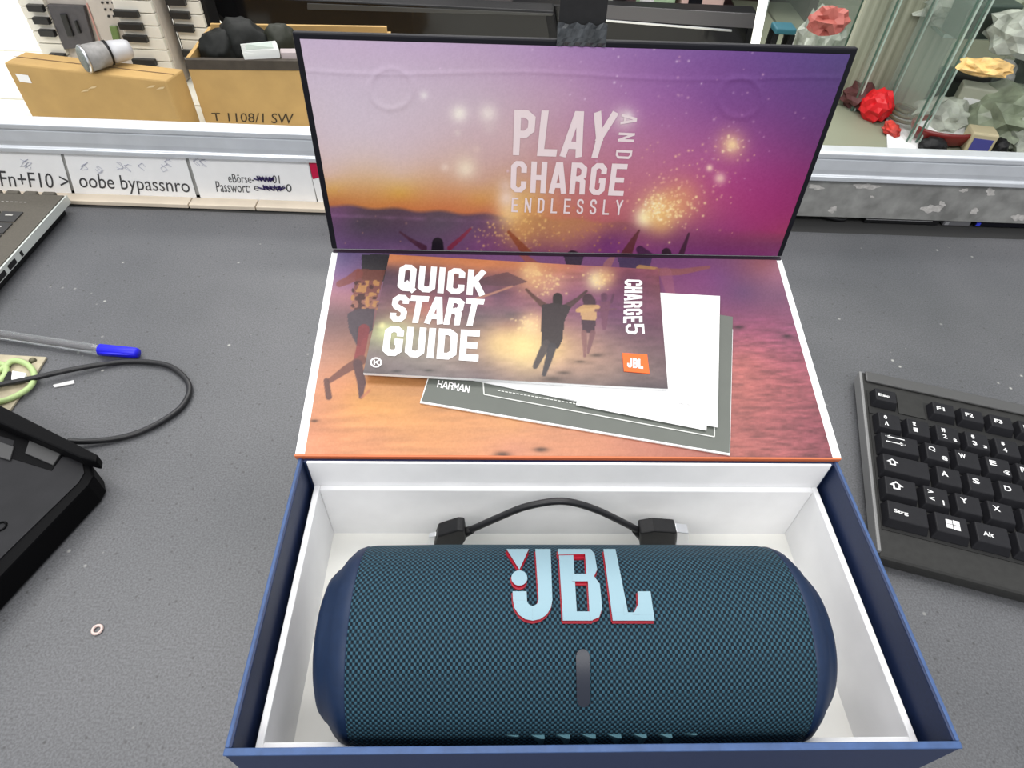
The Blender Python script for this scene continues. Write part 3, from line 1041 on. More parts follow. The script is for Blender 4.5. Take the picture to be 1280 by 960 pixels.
# ribbed foot at the front, its teeth just above the box edge
foot_th = math.pi + .42
M_foot = mat('teal_grey_rubber', lin((70, 110, 122)), .55)
rib = []
foot = obj('foot', *(lambda vv: (vv, BOXF))([S(a, t_, r) for t_ in (math.pi + .36, math.pi + .62) for a, r in ((-.030, SR - .001), (.034, SR - .001), (.034, SR + .0006), (-.030, SR + .0006))]), M_rub, spk)
for k in range(8):
    u0 = -.0270 + k * .0090
    h_ = .0016 if 0 < k < 7 else .0007
    pr = [(u0, SR), (u0 + .0050, SR), (u0 + .0050, SR + h_), (u0 + .0036, SR + h_)]
    hexa('tooth', [S(a, math.pi - .30, r) for a, r in pr], [S(a, math.pi + .30, r) for a, r in pr], M_foot, spk, bevel=.0002)

# charging cable lying behind the speaker
cab = thing('charging_cable', 'short black charging cable arched behind the speaker', 'cable')
CV = .1000


def on_cv(px, py, v_=CV):
    return on_plane(px, py, B(0, v_, 0), EV)


tube('cord', spline([on_cv(*q) for q in [(584, 664), (600, 657), (625, 646), (655, 634), (690, 627), (715, 628), (745, 637), (775, 651), (800, 664)]]), .00165, M_blackcable, cab)
for pts, nm in (([(542, 684), (547, 671), (572, 663), (580, 664), (582, 676), (577, 684)], 'small_plug'), ([(800, 667), (818, 664), (846, 666), (845, 684), (800, 684)], 'large_plug')):
    prism(nm, [on_cv(x, y, CV - .004) for x, y in pts], EV * .0075, M_black, cab, bevel=.0008)
tube('strain_relief', [on_cv(578, 667), on_cv(590, 662)], [.0026, .0019], M_black, cab)
tube('strain_relief', [on_cv(803, 670), on_cv(794, 662)], [.0026, .0019], M_black, cab)
prism('metal_connector', [on_cv(x, y, CV - .0028) for x, y in [(846, 665), (861, 667), (861, 682), (845, 682)]], EV * .005, M_steel, cab, bevel=.0003)
prism('metal_connector', [on_cv(x, y, CV - .0015) for x, y in [(535, 682), (536, 672), (545, 670), (544, 683)]], EV * .0025, M_steel, cab, bevel=.0003)

# ------------------------------------------------------------------ booklets on the lid
def on_lid(px, py, h):
    return on_plane(px, py, LP(0, 0, h), NP)


M_greycov = mat('grey_cover', lin((96, 100, 94)), .5, noise=.04, nscale=100)
gb = thing('grey_booklet', 'grey warranty booklet with thin white frame at the bottom of the papers', 'booklet')
bl, br_, tr = on_lid(527, 501, .0018), on_lid(912, 566, .0018), on_lid(916, 396, .0018)
tl = bl + (tr - br_)
slab('cover', [bl, br_, tr, tl], -NP * .0014, M_greycov, gb)
slab('pages', [Vector(bil([bl, br_, tr, tl], s, t_)) - NP * .0003 for s, t_ in ((-.004, -.012), (1.002, -.012), (1.002, .9), (-.004, .9))], -NP * .0009, M_paper, gb)
e1, e2 = (br_ - bl).normalized(), (tr - br_).normalized()


def line3(name, a, b, w_, nrm, m, parent):
    d = (b - a).normalized().cross(Vector(nrm)).normalized() * (w_ / 2)
    return obj(name, [a - d, b - d, b + d, a + d], [(0, 1, 2, 3)], m, parent)


M_thinw = mat('pale_grey_ink', (.62, .63, .60), .5)
fr = [on_lid(x, y, .0021) for x, y in [(604, 478), (605, 493), (893, 546), (893, 534)]]
for a, b in zip(fr[:-1], fr[1:]):
    line3('frame_line', a, b, .0006, NP, M_thinw, gb)
print_word('printed_word', word('HARMAN', .7, .1, .16), [on_lid(x, y, .0021) for x, y in [(546, 484), (586, 491), (588, 482), (548, 475)]], M_ink, gb, NP)
for k in range(26):
    x = 622 + k * 4.7
    y = 488 + k * .80
    line3('print_line', on_lid(x, y, .0021), on_lid(x + 3.4, y + .58, .0021), .0005, NP, M_thinw, gb)
lf1 = thing('leaflet', 'white safety leaflet lying lower and left under the quick start guide', 'leaflet')
slab('sheet', [on_lid(x, y, .0026) for x, y in [(575, 472), (815, 521), (855, 400), (610, 372)]], -NP * .0005, M_paper, lf1)
lf2 = thing('leaflet', 'white folded leaflet sticking out at the right of the quick start guide', 'leaflet')
slab('sheet', [on_lid(x, y, .0033) for x, y in [(700, 497), (897, 534), (900, 370), (735, 361)]], -NP * .0004, M_paper, lf2)
slab('folded_sheet', [on_lid(x, y, .0029) for x, y in [(720, 506), (883, 538), (890, 430), (740, 415)]], -NP * .0003, M_paper, lf2)
for k in range(9):
    x, y = 848 + (k % 3) * 11, 452 + (k // 3) * 16 + (k % 3) * 2
    line3('print_line', on_lid(x, y + 20, .0035), on_lid(x + 7, y + 21.4, .0035), .0003, NP, mat('light_grey_ink', (.5, .5, .5), .6), lf2)
for k in range(11):
    x = 788 + k * 7
    line3('print_line', on_lid(x, 496 + k * .9, .0035), on_lid(x + 4, 496.6 + k * .9, .0035), .0003, NP, MATS['light_grey_ink'], lf2)

qg = thing('quick_start_guide', 'quick start guide booklet with runners printed on its cover', 'booklet')
GH = .0058
gq = [on_lid(x, y, GH) for x, y in [(454, 466), (835, 486), (823, 337), (487, 318)]]
slab('pages', [q - NP * .0004 for q in gq], -NP * .0016, M_paper, qg)
GUI_SW = [(490, 322, 216, 140, 104), (600, 330, 218, 142, 104), (700, 336, 200, 130, 110), (800, 342, 136, 78, 100), (480, 340, 96, 72, 84), (520, 345, 100, 74, 88), (600, 350, 118, 82, 92), (630, 345, 150, 96, 96), (620, 370, 110, 76, 96), (700, 350, 180, 124, 124), (790, 350, 116, 66, 92), (820, 360, 124, 74, 88), (470, 375, 116, 80, 92), (530, 385, 176, 112, 100), (560, 380, 128, 84, 100), (610, 375, 140, 92, 110), (640, 380, 132, 88, 104), (470, 400, 132, 112, 100), (480, 412, 176, 180, 130), (520, 415, 158, 150, 128), (600, 395, 108, 90, 96), (640, 395, 112, 92, 98), (700, 380, 130, 80, 110), (760, 385, 112, 64, 100), (800, 385, 120, 72, 96), (818, 400, 104, 62, 84), (470, 440, 134, 122, 116), (500, 450, 134, 122, 118), (600, 440, 168, 140, 122), (560, 455, 150, 134, 126), (630, 425, 206, 168, 126), (650, 430, 232, 200, 140), (690, 430, 218, 180, 130), (640, 455, 186, 154, 132), (700, 460, 184, 150, 128), (740, 440, 172, 136, 118), (760, 420, 140, 106, 108), (810, 430, 112, 82, 90), (770, 460, 150, 122, 112), (820, 470, 116, 96, 96), (600, 470, 124, 108, 108), (700, 477, 140, 118, 110), (800, 484, 88, 76, 80), (480, 465, 110, 98, 98), (640, 405, 150, 108, 104), (780, 400, 104, 64, 92)]


def paint_guide(px, py):
    col = field(px, py, GUI_SW, sy=1.5)
    col = col * (1 + (vnoise(px * .4, py * 1.3, .2, 41) - .5)[..., None] * .16)
    for x, y, r, c, a in [(664, 335, 11, (255, 246, 200), 1), (668, 345, 22, (240, 186, 130), .75), (690, 356, 18, (214, 160, 130), .5), (746, 350, 13, (255, 240, 190), .95), (758, 346, 12, (236, 186, 130), .7), (664, 406, 11, (255, 236, 190), .95), (668, 404, 15, (226, 170, 130), .6), (655, 434, 26, (255, 226, 156), .85), (625, 430, 20, (246, 212, 146), .6), (690, 436, 16, (236, 200, 140), .5), (478, 407, 4, (250, 240, 170), .9), (482, 415, 10, (226, 230, 170), .6), (500, 416, 14, (206, 206, 160), .5)]:
        col = glow(col, px, py, x, y, r, c, a)
    for i, (x, y, r, n) in enumerate([(684, 352, 13, 60), (748, 349, 9, 40), (655, 405, 9, 30), (665, 340, 6, 30)]):
        col = sparks(col, px, py, x, y, r, n, (255, 224, 160), 80 + i)
    k = (np.exp(-((py - (321 + (px - 487) * .056)) / 8.5) ** 2) * np.clip((730 - px) / 120, 0, 1) * .8)[..., None]
    col = col * (1 - k) + np.array((226, 142, 92)) * k
    # mountain behind the letters
    col = shape(col, px, py, [(600, 348), (634, 340), (660, 352), (640, 358), (600, 356)], (96, 70, 78), .7)
    # the running man
    mn = (56, 48, 50)
    col = limb(col, px, py, [(658, 362), (668, 372), (680, 382)], [1.6, 2.4, 4], (96, 66, 60), .95)
    col = limb(col, px, py, [(733, 364), (722, 374), (708, 384)], [1.6, 2.4, 4.5], (80, 58, 58), .95)
    col = limb(col, px, py, [(697, 372), (697, 378)], [6, 6], (48, 40, 40), 1)
    col = shape(col, px, py, [(677, 381), (690, 379), (708, 381), (714, 384), (706, 400), (703, 424), (698, 436), (676, 430), (677, 400)], mn, .97)
    col = limb(col, px, py, [(683, 430), (676, 444), (669, 458)], [5.5, 4.5, 3.2], (78, 70, 70), .95)
    col = limb(col, px, py, [(690, 434), (685, 452), (680, 468)], [5.5, 4.2, 2.6], (66, 62, 66), .95)
    # the woman beside him and a third figure
    col = limb(col, px, py, [(735, 374), (737, 378)], [7, 8], (66, 44, 52), .95)
    col = limb(col, px, py, [(722, 388), (730, 386), (747, 384)], [2.5, 5, 3], (206, 164, 110), .9)
    col = shape(col, px, py, [(724, 386), (747, 384), (745, 400), (728, 401)], (206, 166, 116), .9)
    col = shape(col, px, py, [(727, 400), (745, 400), (743, 416), (728, 416)], (70, 48, 60), .95)
    col = limb(col, px, py, [(730, 416), (731, 432), (731, 445)], [3.5, 2.8, 1.8], (140, 98, 96), .9)
    col = limb(col, px, py, [(741, 416), (737, 432), (735, 441)], [3.5, 2.6, 1.6], (126, 86, 90), .9)
    col = limb(col, px, py, [(745, 388), (760, 387), (770, 386)], [2, 1.5, 1], (110, 70, 84), .8)
    col = limb(col, px, py, [(755, 370), (755, 373)], [4, 4], (92, 56, 78), .85)
    col = shape(col, px, py, [(750, 378), (764, 376), (760, 396), (758, 412), (753, 412), (751, 396)], (116, 70, 90), .8)
    col = limb(col, px, py, [(764, 378), (767, 368)], [1.6, 1.2], (90, 54, 76), .85)
    col = limb(col, px, py, [(592, 374), (612, 368), (640, 358)], [1.4, 1.4, 1.2], (206, 150, 120), .7)
    for x, y, rx in [(745, 444, 8), (705, 466, 8), (690, 474, 14), (725, 452, 6), (536, 463, 6), (496, 464, 6)]:
        d = ((px - x) / rx) ** 2 + ((py - y) / (rx * .25)) ** 2
        col = col * (1 - .4 * np.exp(-d)[..., None])
    return col + (vnoise(px, py, .6, 44)[..., None] - .5) * 8


art_grid('cover_artwork', gq, 300, 150, paint_guide, NP, qg, None, .68)


def guide_word(s, q, lw, gap, t_, m=M_ink):
    return print_word('printed_word', word(s, lw, gap, t_), [on_lid(x, y, GH + .0003) for x, y in q], m, qg, NP)


guide_word('QUICK', [(496, 363), (605, 370), (607, 338), (500, 330)], .60, .09, .21)
guide_word('START', [(486, 402), (597, 408), (605, 374), (492, 368)], .55, .06, .20)
guide_word('GUIDE', [(477, 444), (598, 452), (600, 413), (482, 407)], .60, .09, .21)
guide_word('CHARGE', [(781, 349), (779, 404), (803, 403), (803, 350)], .46, .08, .17)
guide_word('5', [(782, 405), (782, 417), (806, 419), (805, 405)], .42, .08, .12)
prism('orange_badge', [on_lid(x, y, GH + .0005) for x, y in [(780, 464), (812, 467), (809, 443), (778, 441)]], -NP * .0004, mat('orange_print', lin((244, 104, 36)), .5), qg)
print_word('badge_word', word('JBL', .55, .08, .22), [on_lid(x, y, GH + .0007) for x, y in [(784, 459), (804, 461), (804, 449), (784, 447)]], M_ink, qg, NP)
# round mark at the lower left
ring = []
for k in range(24):
    a = 2 * math.pi * k / 24
    ring.append(on_lid(470 + 7.4 * math.cos(a), 453 + 6.4 * math.sin(a), GH + .0003))
for k in range(24):
    a = 2 * math.pi * k / 24
    ring.append(on_lid(470 + 5.4 * math.cos(a), 453 + 4.6 * math.sin(a), GH + .0003))
obj('round_mark', ring, [(k, (k + 1) % 24, 24 + (k + 1) % 24, 24 + k) for k in range(24)], M_ink, qg)
print_word('mark_letter', word('K', .8, .1, .2), [on_lid(x, y, GH + .0003) for x, y in [(467, 456), (474, 456.5), (474, 450), (467, 449.5)]], M_ink, qg, NP)

# ------------------------------------------------------------------ strap holding the lid upright
strap = thing('black_strap', 'wide black strap taped to the top edge of the lid', 'strap')
ub = (on_plane(697, 48, LF(0, 0, 0), NF) - L1).dot(EU)
ua = (on_plane(755, 50, LF(0, 0, 0), NF) - L1).dot(EU)
wbox('band', ub, ua, LFL + .0003, LFL + .075, -.004, -.0005, mat('black_webbing', (.008, .008, .009), .7, noise=.2, nscale=400), strap, T=LF, bevel=.0006)
M_tape = mat('clear_black_tape', (.05, .055, .06), .25, noise=.5, nscale=160, bump=.4)
vt, ft = [], []
nx = 14
rowp = [(LFL - .0022, .0007), (LFL - .0006, .0010), (LFL + .0012, .0008), (LFL + .0046, .0004), (LFL + .0066, .0002)]
for i, (s_, h_) in enumerate(rowp):
    for k in range(nx):
        u = ub - .0004 + (ua - ub + .0012) * k / (nx - 1)
        vt.append(LF(u, s_ + (.0006 * math.sin(k * 1.7) if i == 4 else 0), h_ + .0005 * math.sin(k * 2.1 + i * 1.4)))
for i in range(len(rowp) - 1):
    for k in range(nx - 1):
        ft.append((i * nx + k, i * nx + k + 1, (i + 1) * nx + k + 1, (i + 1) * nx + k))
tp = obj('tape', vt, ft, M_tape, strap)
sm = tp.modifiers.new('solid', 'SOLIDIFY')
sm.thickness = .0003

# ------------------------------------------------------------------ computer keyboard
KA = math.radians(-14.39)
KO = Vector((.26495, .35171, 0))
KU, KV = Vector((math.cos(KA), math.sin(KA), 0)), Vector((-math.sin(KA), math.cos(KA), 0))


def K(a, b, z):
    return KO + KU * a + KV * b + Vector((0, 0, z))


kb = thing('computer_keyboard', 'black computer keyboard with white legends at the right of the box', 'keyboard')
M_kb = mat('charcoal_keyboard_plastic', (.026, .026, .025), .5, noise=.12, nscale=250, spec=.28)
M_key = mat('black_keycap', (.011, .011, .0135), .5, noise=.1, nscale=300, spec=.25)
M_leg = mat('white_legend', (.72, .72, .72), .6)
KWID = .440
wbox('case', 0, KWID, -.163, 0, .0012, .0115, M_kb, kb, T=K, bevel=.003, seg=3)
wbox('edge_trim', -.0006, .0016, -.160, -.003, .0035, .0135, mat('grey_edge', (.20, .20, .20), .35), kb, T=K, bevel=.0006)
wbox('rear_lip', .004, KWID - .002, -.0115, -.001, .0115, .0135, mat('satin_grey_strip', (.075, .075, .075), .35), kb, T=K, bevel=.001)
wbox('key_well', .004, KWID - .006, -.1425, -.0205, .0113, .0119, mat('key_well_black', (.006, .006, .006), .6), kb, T=K)
wbox('well_fill', .0245, .0425, -.0385, -.0195, .0116, .0130, M_kb, kb, T=K)
wbox('well_fill', .004, .44, -.0440, -.0380, .0116, .0124, mat('key_well_black', (0, 0, 0)), kb, T=K)
_cache = {}


def key(a, b, w_, d_, legends=()):
    """keycap with its near left corner at (a, b); top smaller than foot"""
    kk = (round(w_, 5), round(d_, 5))
    g = .0006
    if kk not in _cache:
        z0, z1 = .0, .0062
        f0 = [(g, g), (w_ - g, g), (w_ - g, d_ - g), (g, d_ - g)]
        f1 = [(g + .0018, g + .0030), (w_ - g - .0014, g + .0030), (w_ - g - .0014, d_ - g - .0008), (g + .0018, d_ - g - .0008)]
        v_ = [KU * x + KV * y + Vector((0, 0, z0)) for x, y in f0] + [KU * x + KV * y + Vector((0, 0, z1)) for x, y in f1]
        o = obj('key', v_, BOXF, M_key, kb, bevel=.0006)
        _cache[kk] = o
        o.location = K(a, b, .0118)
    else:
        o = _cache[kk].copy()
        C.objects.link(o)
        o.parent = kb
        o.location = K(a, b, .0118)
    for s, x, y, h_, wd in legends:
        V, F = s if isinstance(s, tuple) else textmesh(s, .028)
        x, y, h_, wd = x - .0004, y - .0004, h_ * 1.22, wd * 1.25
        pts = [KU * (x + wd * p[0]) + KV * (y + h_ * p[1]) + Vector((0, 0, .00635)) for p in V]
        obj('legend', pts, F, M_leg, o)
    return o


def arrow_glyph(filled=False):
    pts = [(.5, 1), (1, .5), (.75, .5), (.75, 0), (.25, 0), (.25, .5), (0, .5)]
    v_, f_ = ribbon(pts + [pts[0]], .09)
    return [(p.x, p.y) for p in v_], f_


def win_glyph():
    V, F = [], []
    for x0, x1, y0, y1 in [(0, .46, .52, .95), (.52, 1, .52, 1), (0, .46, .05, .47), (.52, 1, 0, .47)]:
        F.append(tuple(len(V) + i for i in range(4)))
        V += [(x0, y0), (x1, y0), (x1, y1), (x0, y1)]
    return V, F


def tab_glyph():
    V, F = [], []
    for y, d in ((.8, 1), (.2, -1)):
        x0, x1 = 0, 1
        F.append(tuple(len(V) + i for i in range(4)))
        V += [(0, y - .05), (1, y - .05), (1, y + .05), (0, y + .05)]
        xa = 0 if d > 0 else 1
        F.append(tuple(len(V) + i for i in range(3)))
        V += [(xa, y), (xa + d * .25, y + .2), (xa + d * .25, y - .2)]
    return V, F


kp = .019
key(.005, -.0375, .0185, .0160, [('Esc', .0045, .0075, .0022, .0062)])
for i in range(8):
    x = .0440 + i * kp + (.0 if i < 4 else .009)
    key(x, -.0385, .0185, .0160, [('F%d' % (i + 1), .0050, .0072, .0030, .0042)] if i < 5 else [])
numr = [('^', '\u00b0', ''), ('1', '!', ''), ('2', '"', '\u00b2'), ('3', '\u00a7', '\u00b3'), ('4', '$', ''), ('5', '%', ''), ('6', '&', ''), ('7', '/', '{')]
for i in range(13):
    lg = []
    if i < 8:
        a_, b_, c_ = numr[i]
        lg = [(a_, .0062, .0060, .0030, .0022), (b_, .0062, .0118, .0028, .0018)]
        if c_:
            lg.append((c_, .0128, .0052, .0020, .0018))
    key(.0050 + i * kp, -.0640, .0187, .0187, lg)
key(.0050, -.0833, .0280, .0187, [(tab_glyph(), .0055, .0088, .0062, .0100)])
for i, (ch, ex) in enumerate([('Q', '@'), ('W', ''), ('E', '\u20ac'), ('R', ''), ('T', ''), ('Z', ''), ('U', ''), ('I', ''), ('O', ''), ('P', '')]):
    lg = [(ch, .0045, .0105, .0034, .0034)] if i < 6 else []
    if ex and i < 6:
        lg.append((ex, .0118, .0048, .0030, .0032))
    key(.0336 + i * kp, -.0833, .0187, .0187, lg)
key(.0046, -.1024, .0328, .0187, [(arrow_glyph(), .0055, .0095, .0036, .0046)])
for i, ch in enumerate('ASDFGHJKL'):
    key(.0380 + i * kp, -.1024, .0187, .0187, [(ch, .0052, .0100, .0034, .0034)] if i < 5 else [])
key(.0040, -.1217, .0232, .0187, [(arrow_glyph(), .0062, .0090, .0044, .0052)])
for i, ch in enumerate('<YXCVBNM'):
    lg = [(ch, .0052, .0105, .0033, .0034)] if i < 5 else []
    if i == 0:
        lg = [('>', .0050, .0120, .0024, .0026), ('<', .0050, .0066, .0024, .0026), ('|', .0130, .0050, .0030, .0007)]
    key(.0276 + i * kp, -.1217, .0187, .0187, lg)
key(.0038, -.1410, .0275, .0187, [('Strg', .0060, .0085, .0028, .0068)])
key(.0317, -.1410, .0228, .0187, [(win_glyph(), .0085, .0072, .0056, .0064)])
key(.0549, -.1410, .0228, .0187, [('Alt', .0062, .0085, .0026, .0048)])
key(.0781, -.1410, .1100, .0187)

# ------------------------------------------------------------------ laptop corner at the far left
lap = thing('laptop', 'open dark laptop base with silver edge and ports at the left', 'laptop')
LZ = .018
pc, p1 = on_z(84, 243, LZ), on_z(0, 336, LZ)
eb = (p1 - pc).normalized()
ea = Vector((eb.y, -eb.x, 0))          # towards the left
if ea.x > 0:
    ea = -ea


def LT(a, b, z):
    return pc + ea * a + eb * b + Vector((0, 0, z - LZ))


M_deck = mat('brown_grey_deck', lin((82, 77, 68)), .5, noise=.12, nscale=700)
wbox('chassis', .0012, .34, .0008, .235, .009, LZ - .001, mat('silver_laptop_edge', (.50, .53, .49), .4, metal=.3, noise=.15, nscale=300), lap, T=LT, bevel=.0012)
wbox('bottom_cover', .006, .335, .006, .230, .0005, .009, M_black, lap, T=LT)
wbox('deck', .0022, .338, .0018, .233, LZ - .001, LZ, M_deck, lap, T=LT, bevel=.0004)
wbox('edge_strip', .0, .0012, .0008, .235, .0095, LZ - .0005, mat('pale_silver_edge', (.62, .65, .62), .35, metal=.3), lap, T=LT)  # paler silver strip along the side
for a_, b_ in ((.112, .122), (.096, .107), (.085, .088)):
    wbox('port', -.0004, .0010, a_, b_, .0105, .0150, M_black, lap, T=LT)
mk = mat('laptop_key', (.028, .027, .026), .5)
mkl = mat('laptop_legend', (.42, .41, .38), .6)
kR = [((p - pc).dot(ea), (p - pc).dot(eb)) for p in (on_z(31, 266, LZ), on_z(21, 279, LZ), on_z(8, 294, LZ))]
pr = .0175
for r_ in range(5):
    b0 = kR[0][1] + r_ * .0180
    for k in range(7):
        a0 = kR[0][0] + .001 + k * .0205
        kk = wbox('key', a0, a0 + .0185, b0, b0 + (.0160), LZ - .0003, LZ + .0012, mk, lap, T=LT, bevel=.0004)
        if k < 3:
            wbox('legend', a0 + .006, a0 + .0125, b0 + .0055, b0 + .0072, LZ + .0012, LZ + .0014, mkl, kk, T=LT)
for k in range(18):
    wbox('speaker_slot', .03 + k * .0042, .032 + k * .0042, .0155, .0163, LZ - .0002, LZ + .0001, mkl, lap, T=LT)
for k in range(8):
    wbox('hinge_bump', .012 + k * .017, .024 + k * .017, -.0035, .002, LZ - .006, LZ + .0005, M_deck, lap, T=LT, bevel=.0012)

# ------------------------------------------------------------------ pen, cable, plate with green wire, black device
pen = thing('ballpoint_pen', 'clear ballpoint pen with bright blue cap lying on the counter', 'pen')
M_clear = mat('clear_plastic', (.92, .94, .95), .08, trans=.9, ior=1.3)
pa, pb_, pc_ = on_z(-70, 408, .0046), on_z(124, 437, .0046), on_z(173, 441.5, .0046)
tube('barrel', [pa, pa.lerp(pb_, .97), pb_], [.0040, .0040, .0030], M_clear, pen, sides=6)
tube('ink_tube', [pa + Vector((0, -.0002, -.0004)), pa.lerp(pb_, .90) + Vector((0, 0, -.0004)), pb_], [.0014, .0014, .0008], mat('dark_ink_tube', (.10, .09, .10), .4), pen)
tube('cap', [pb_, pb_.lerp(pc_, .03), pb_.lerp(pc_, .92), pc_], [.0036, .0046, .0042, .0034], mat('bright_blue_cap', lin((30, 28, 214)), .4), pen)
side = Vector((0, -.0044, .0012))
tube('cap_clip', [pb_.lerp(pc_, .95) + side * .7, pb_.lerp(pc_, .35) + side, pb_.lerp(pc_, .1) + side], [.0010, .0012, .0008], MATS['bright_blue_cap'], pen, sides=8)

cbl = thing('black_cable', 'thin black cable looping across the counter from the black device', 'cable')
tube('cord', spline([on_z(x, y, z) for x, y, z in [(-60, 492, .006), (0, 481, .006), (40, 473, .006), (95, 461, .0045), (145, 453, .0026), (178, 452, .0026), (210, 457, .0026), (230, 471, .0026), (237, 487, .0026), (228, 507, .0026), (205, 525, .0026), (172, 541, .0026), (140, 549, .0026), (105, 552, .004), (85, 551, .006)]]), .0020, M_blackcable, cbl)

plate = thing('circuit_plate', 'beige metal plate carrying a green wire beside the pen', 'plate')
M_plate = mat('beige_plate', lin((176, 166, 142)), .4, noise=.15, nscale=120)
prism('sheet', [on_z(x, y, .0022) for x, y in [(-80, 440), (0, 443), (58, 446), (44, 468), (4, 524), (-80, 640)]], (0, 0, -.0018), M_plate, plate, bevel=.0003)
tube('screw', [on_z(41, 451, .0020), on_z(41, 451, .0034)], .0026, mat('dull_brass', (.12, .11, .07), .5, metal=.5), plate)
M_green = mat('pale_green_wire', lin((172, 194, 134)), .5)
tube('green_wire', spline([on_z(x, y, z) for x, y, z in [(-20, 470, .005), (2, 462, .005), (14, 452, .005), (26, 452, .0045), (38, 459, .004), (43, 471, .004), (37, 484, .004), (20, 495, .004), (0, 502, .004), (-40, 508, .004)]]), .0021, M_green, plate)
tube('green_wire', spline([on_z(x, y, z) for x, y, z in [(-20, 452, .004), (4, 456, .0045), (7, 466, .005), (-2, 478, .005), (-20, 490, .005)]]), .0021, M_green, plate)
prism('white_chip', [on_z(x, y, .0055) for x, y in [(15, 463), (32, 466), (30, 474), (13, 478)]], (0, 0, -.003), M_white, plate, bevel=.0004)
prism('black_chip', [on_z(x, y, .0060) for x, y in [(6, 466), (13, 463), (14, 474), (4, 478)]], (0, 0, -.0035), M_black, plate, bevel=.0004)
film = thing('plastic_sliver', 'shiny clear plastic sliver beside the cable on the counter', 'plastic')
prism('strip', [on_z(x, y, .0010) for x, y in [(66, 481), (92, 475), (93, 479), (68, 484)]], (0, 0, -.0007), mat('shiny_film', (.6, .6, .6), .15), film)

dev = thing('black_device', 'flat black plastic device with rounded corner at the left edge', 'device')
M_devt = mat('dark_grey_panel', (.014, .014, .016), .5, noise=.15, nscale=80, spec=.25)
M_devb = mat('device_black', (.002, .002, .0025), .55, spec=.10)
HZ = .020
outl = [(-170, 458), (0, 530), (92, 566), (108, 573), (115, 582), (117, 594), (110, 606), (-110, 835)]
prism('base', [on_z(x, y, HZ) for x, y in outl], (0, 0, -HZ + .001), M_devb, dev, bevel=.0015)
inl = [(-170, 470), (0, 545), (80, 571), (94, 572), (103, 579), (105, 591), (98, 603), (-120, 815)]
prism('panel', [on_z(x, y, HZ + .0006) for x, y in inl], (0, 0, -.001), M_devt, dev)
prism('raised_bar', [on_z(x, y, .030) for x, y in [(-170, 425), (0, 506), (122, 568), (120, 577), (100, 572), (0, 529), (-170, 455)]], (0, 0, -.009), M_devb, dev, bevel=.0012)
prism('slot', [on_z(x, y, HZ + .0010) for x, y in [(18, 550), (34, 546), (82, 564), (64, 588), (12, 572)]], (0, 0, -.0006), M_devb, dev)
M_tab = mat('mid_grey_tab', (.06, .06, .061), .5, spec=.3)
prism('tab', [on_z(x, y, HZ + .0022) for x, y in [(31, 566), (37, 549), (77, 565), (66, 581)]], (0, 0, -.0014), M_tab, dev, bevel=.0004)
prism('tab', [on_z(x, y, HZ + .0022) for x, y in [(-30, 562), (-24, 543), (17, 558), (12, 575)]], (0, 0, -.0014), M_tab, dev, bevel=.0004)
cn = on_z(1, 658, HZ + .0008)
tube('screw_ring', [cn + Vector((.0028 * math.cos(a), .0028 * math.sin(a), 0)) for a in np.linspace(0, 2 * math.pi, 16)], .0007, M_devb, dev, sides=6)

wsh = on_z(121.5, 787, .0008)
o = tube('tiny_ring', [wsh + Vector((.0024 * math.cos(a), .0024 * math.sin(a), 0)) for a in np.linspace(0, 2 * math.pi, 20)], .0008, mat('pinkish_ring', lin((206, 184, 178)), .5), sides=6)
tag(o, 'tiny pale ring lying alone on the counter left of the box', 'ring')

# ------------------------------------------------------------------ background, left: cartons, microphone, music keyboards
def upright(name, px4, y, depth, m, parent, bevel=0.0, **k):
    """solid whose front face fills px4 (BL BR TR TL) in the plane y"""
    return slab(name, [on_y(a, b, y) for a, b in px4], (0, depth, 0), m, parent, bevel, **k)


ct = thing('flat_carton', 'long flat brown cardboard carton behind the rail with microphone on it', 'box')
ftr = on_y(207, 101, .66)
zt = ftr.z
ftl = on_z(4, 78, zt)
btr = on_z(229, 86, zt)
btl = ftl + (btr - ftr)
quad = [ftl, ftr, btr, btl]
cz = SZ + .001
dz_ = Vector((0, 0, cz - zt))
wt = .003
hexa('carton_body', quad, [q + dz_ for q in quad], M_kraft, ct, bevel=.002)
mid0, mid1 = ftl.lerp(btl, .5), ftr.lerp(btr, .5)
en = (ftr - ftl).normalized()
fn_ = Vector((en.y, -en.x, 0))
line3('flap_seam', mid0 + Vector((0, 0, .0004)), mid1 + Vector((0, 0, .0004)), .0012, (0, 0, 1), M_kraftd, ct)


def on_face(px, py, p0, n_, off=.0004):
    return on_plane(px, py, p0 + n_ * off, n_)


slab('white_sticker', [on_face(x, y, ftl, fn_) for x, y in [(25, 102), (40, 104), (35, 94), (19, 92)]], fn_ * .0003, M_paper, ct)
for x, y in ((101, 113), (110, 109), (183, 108), (195, 110)):
    slab('scuff', [on_face(a, b, ftl, fn_) for a, b in [(x, y + 2), (x + 9, y + 1), (x + 11, y - 1.5), (x + 5, y - 1)]], fn_ * .0002, mat('pale_scuff', lin((214, 190, 146)), .8), ct)

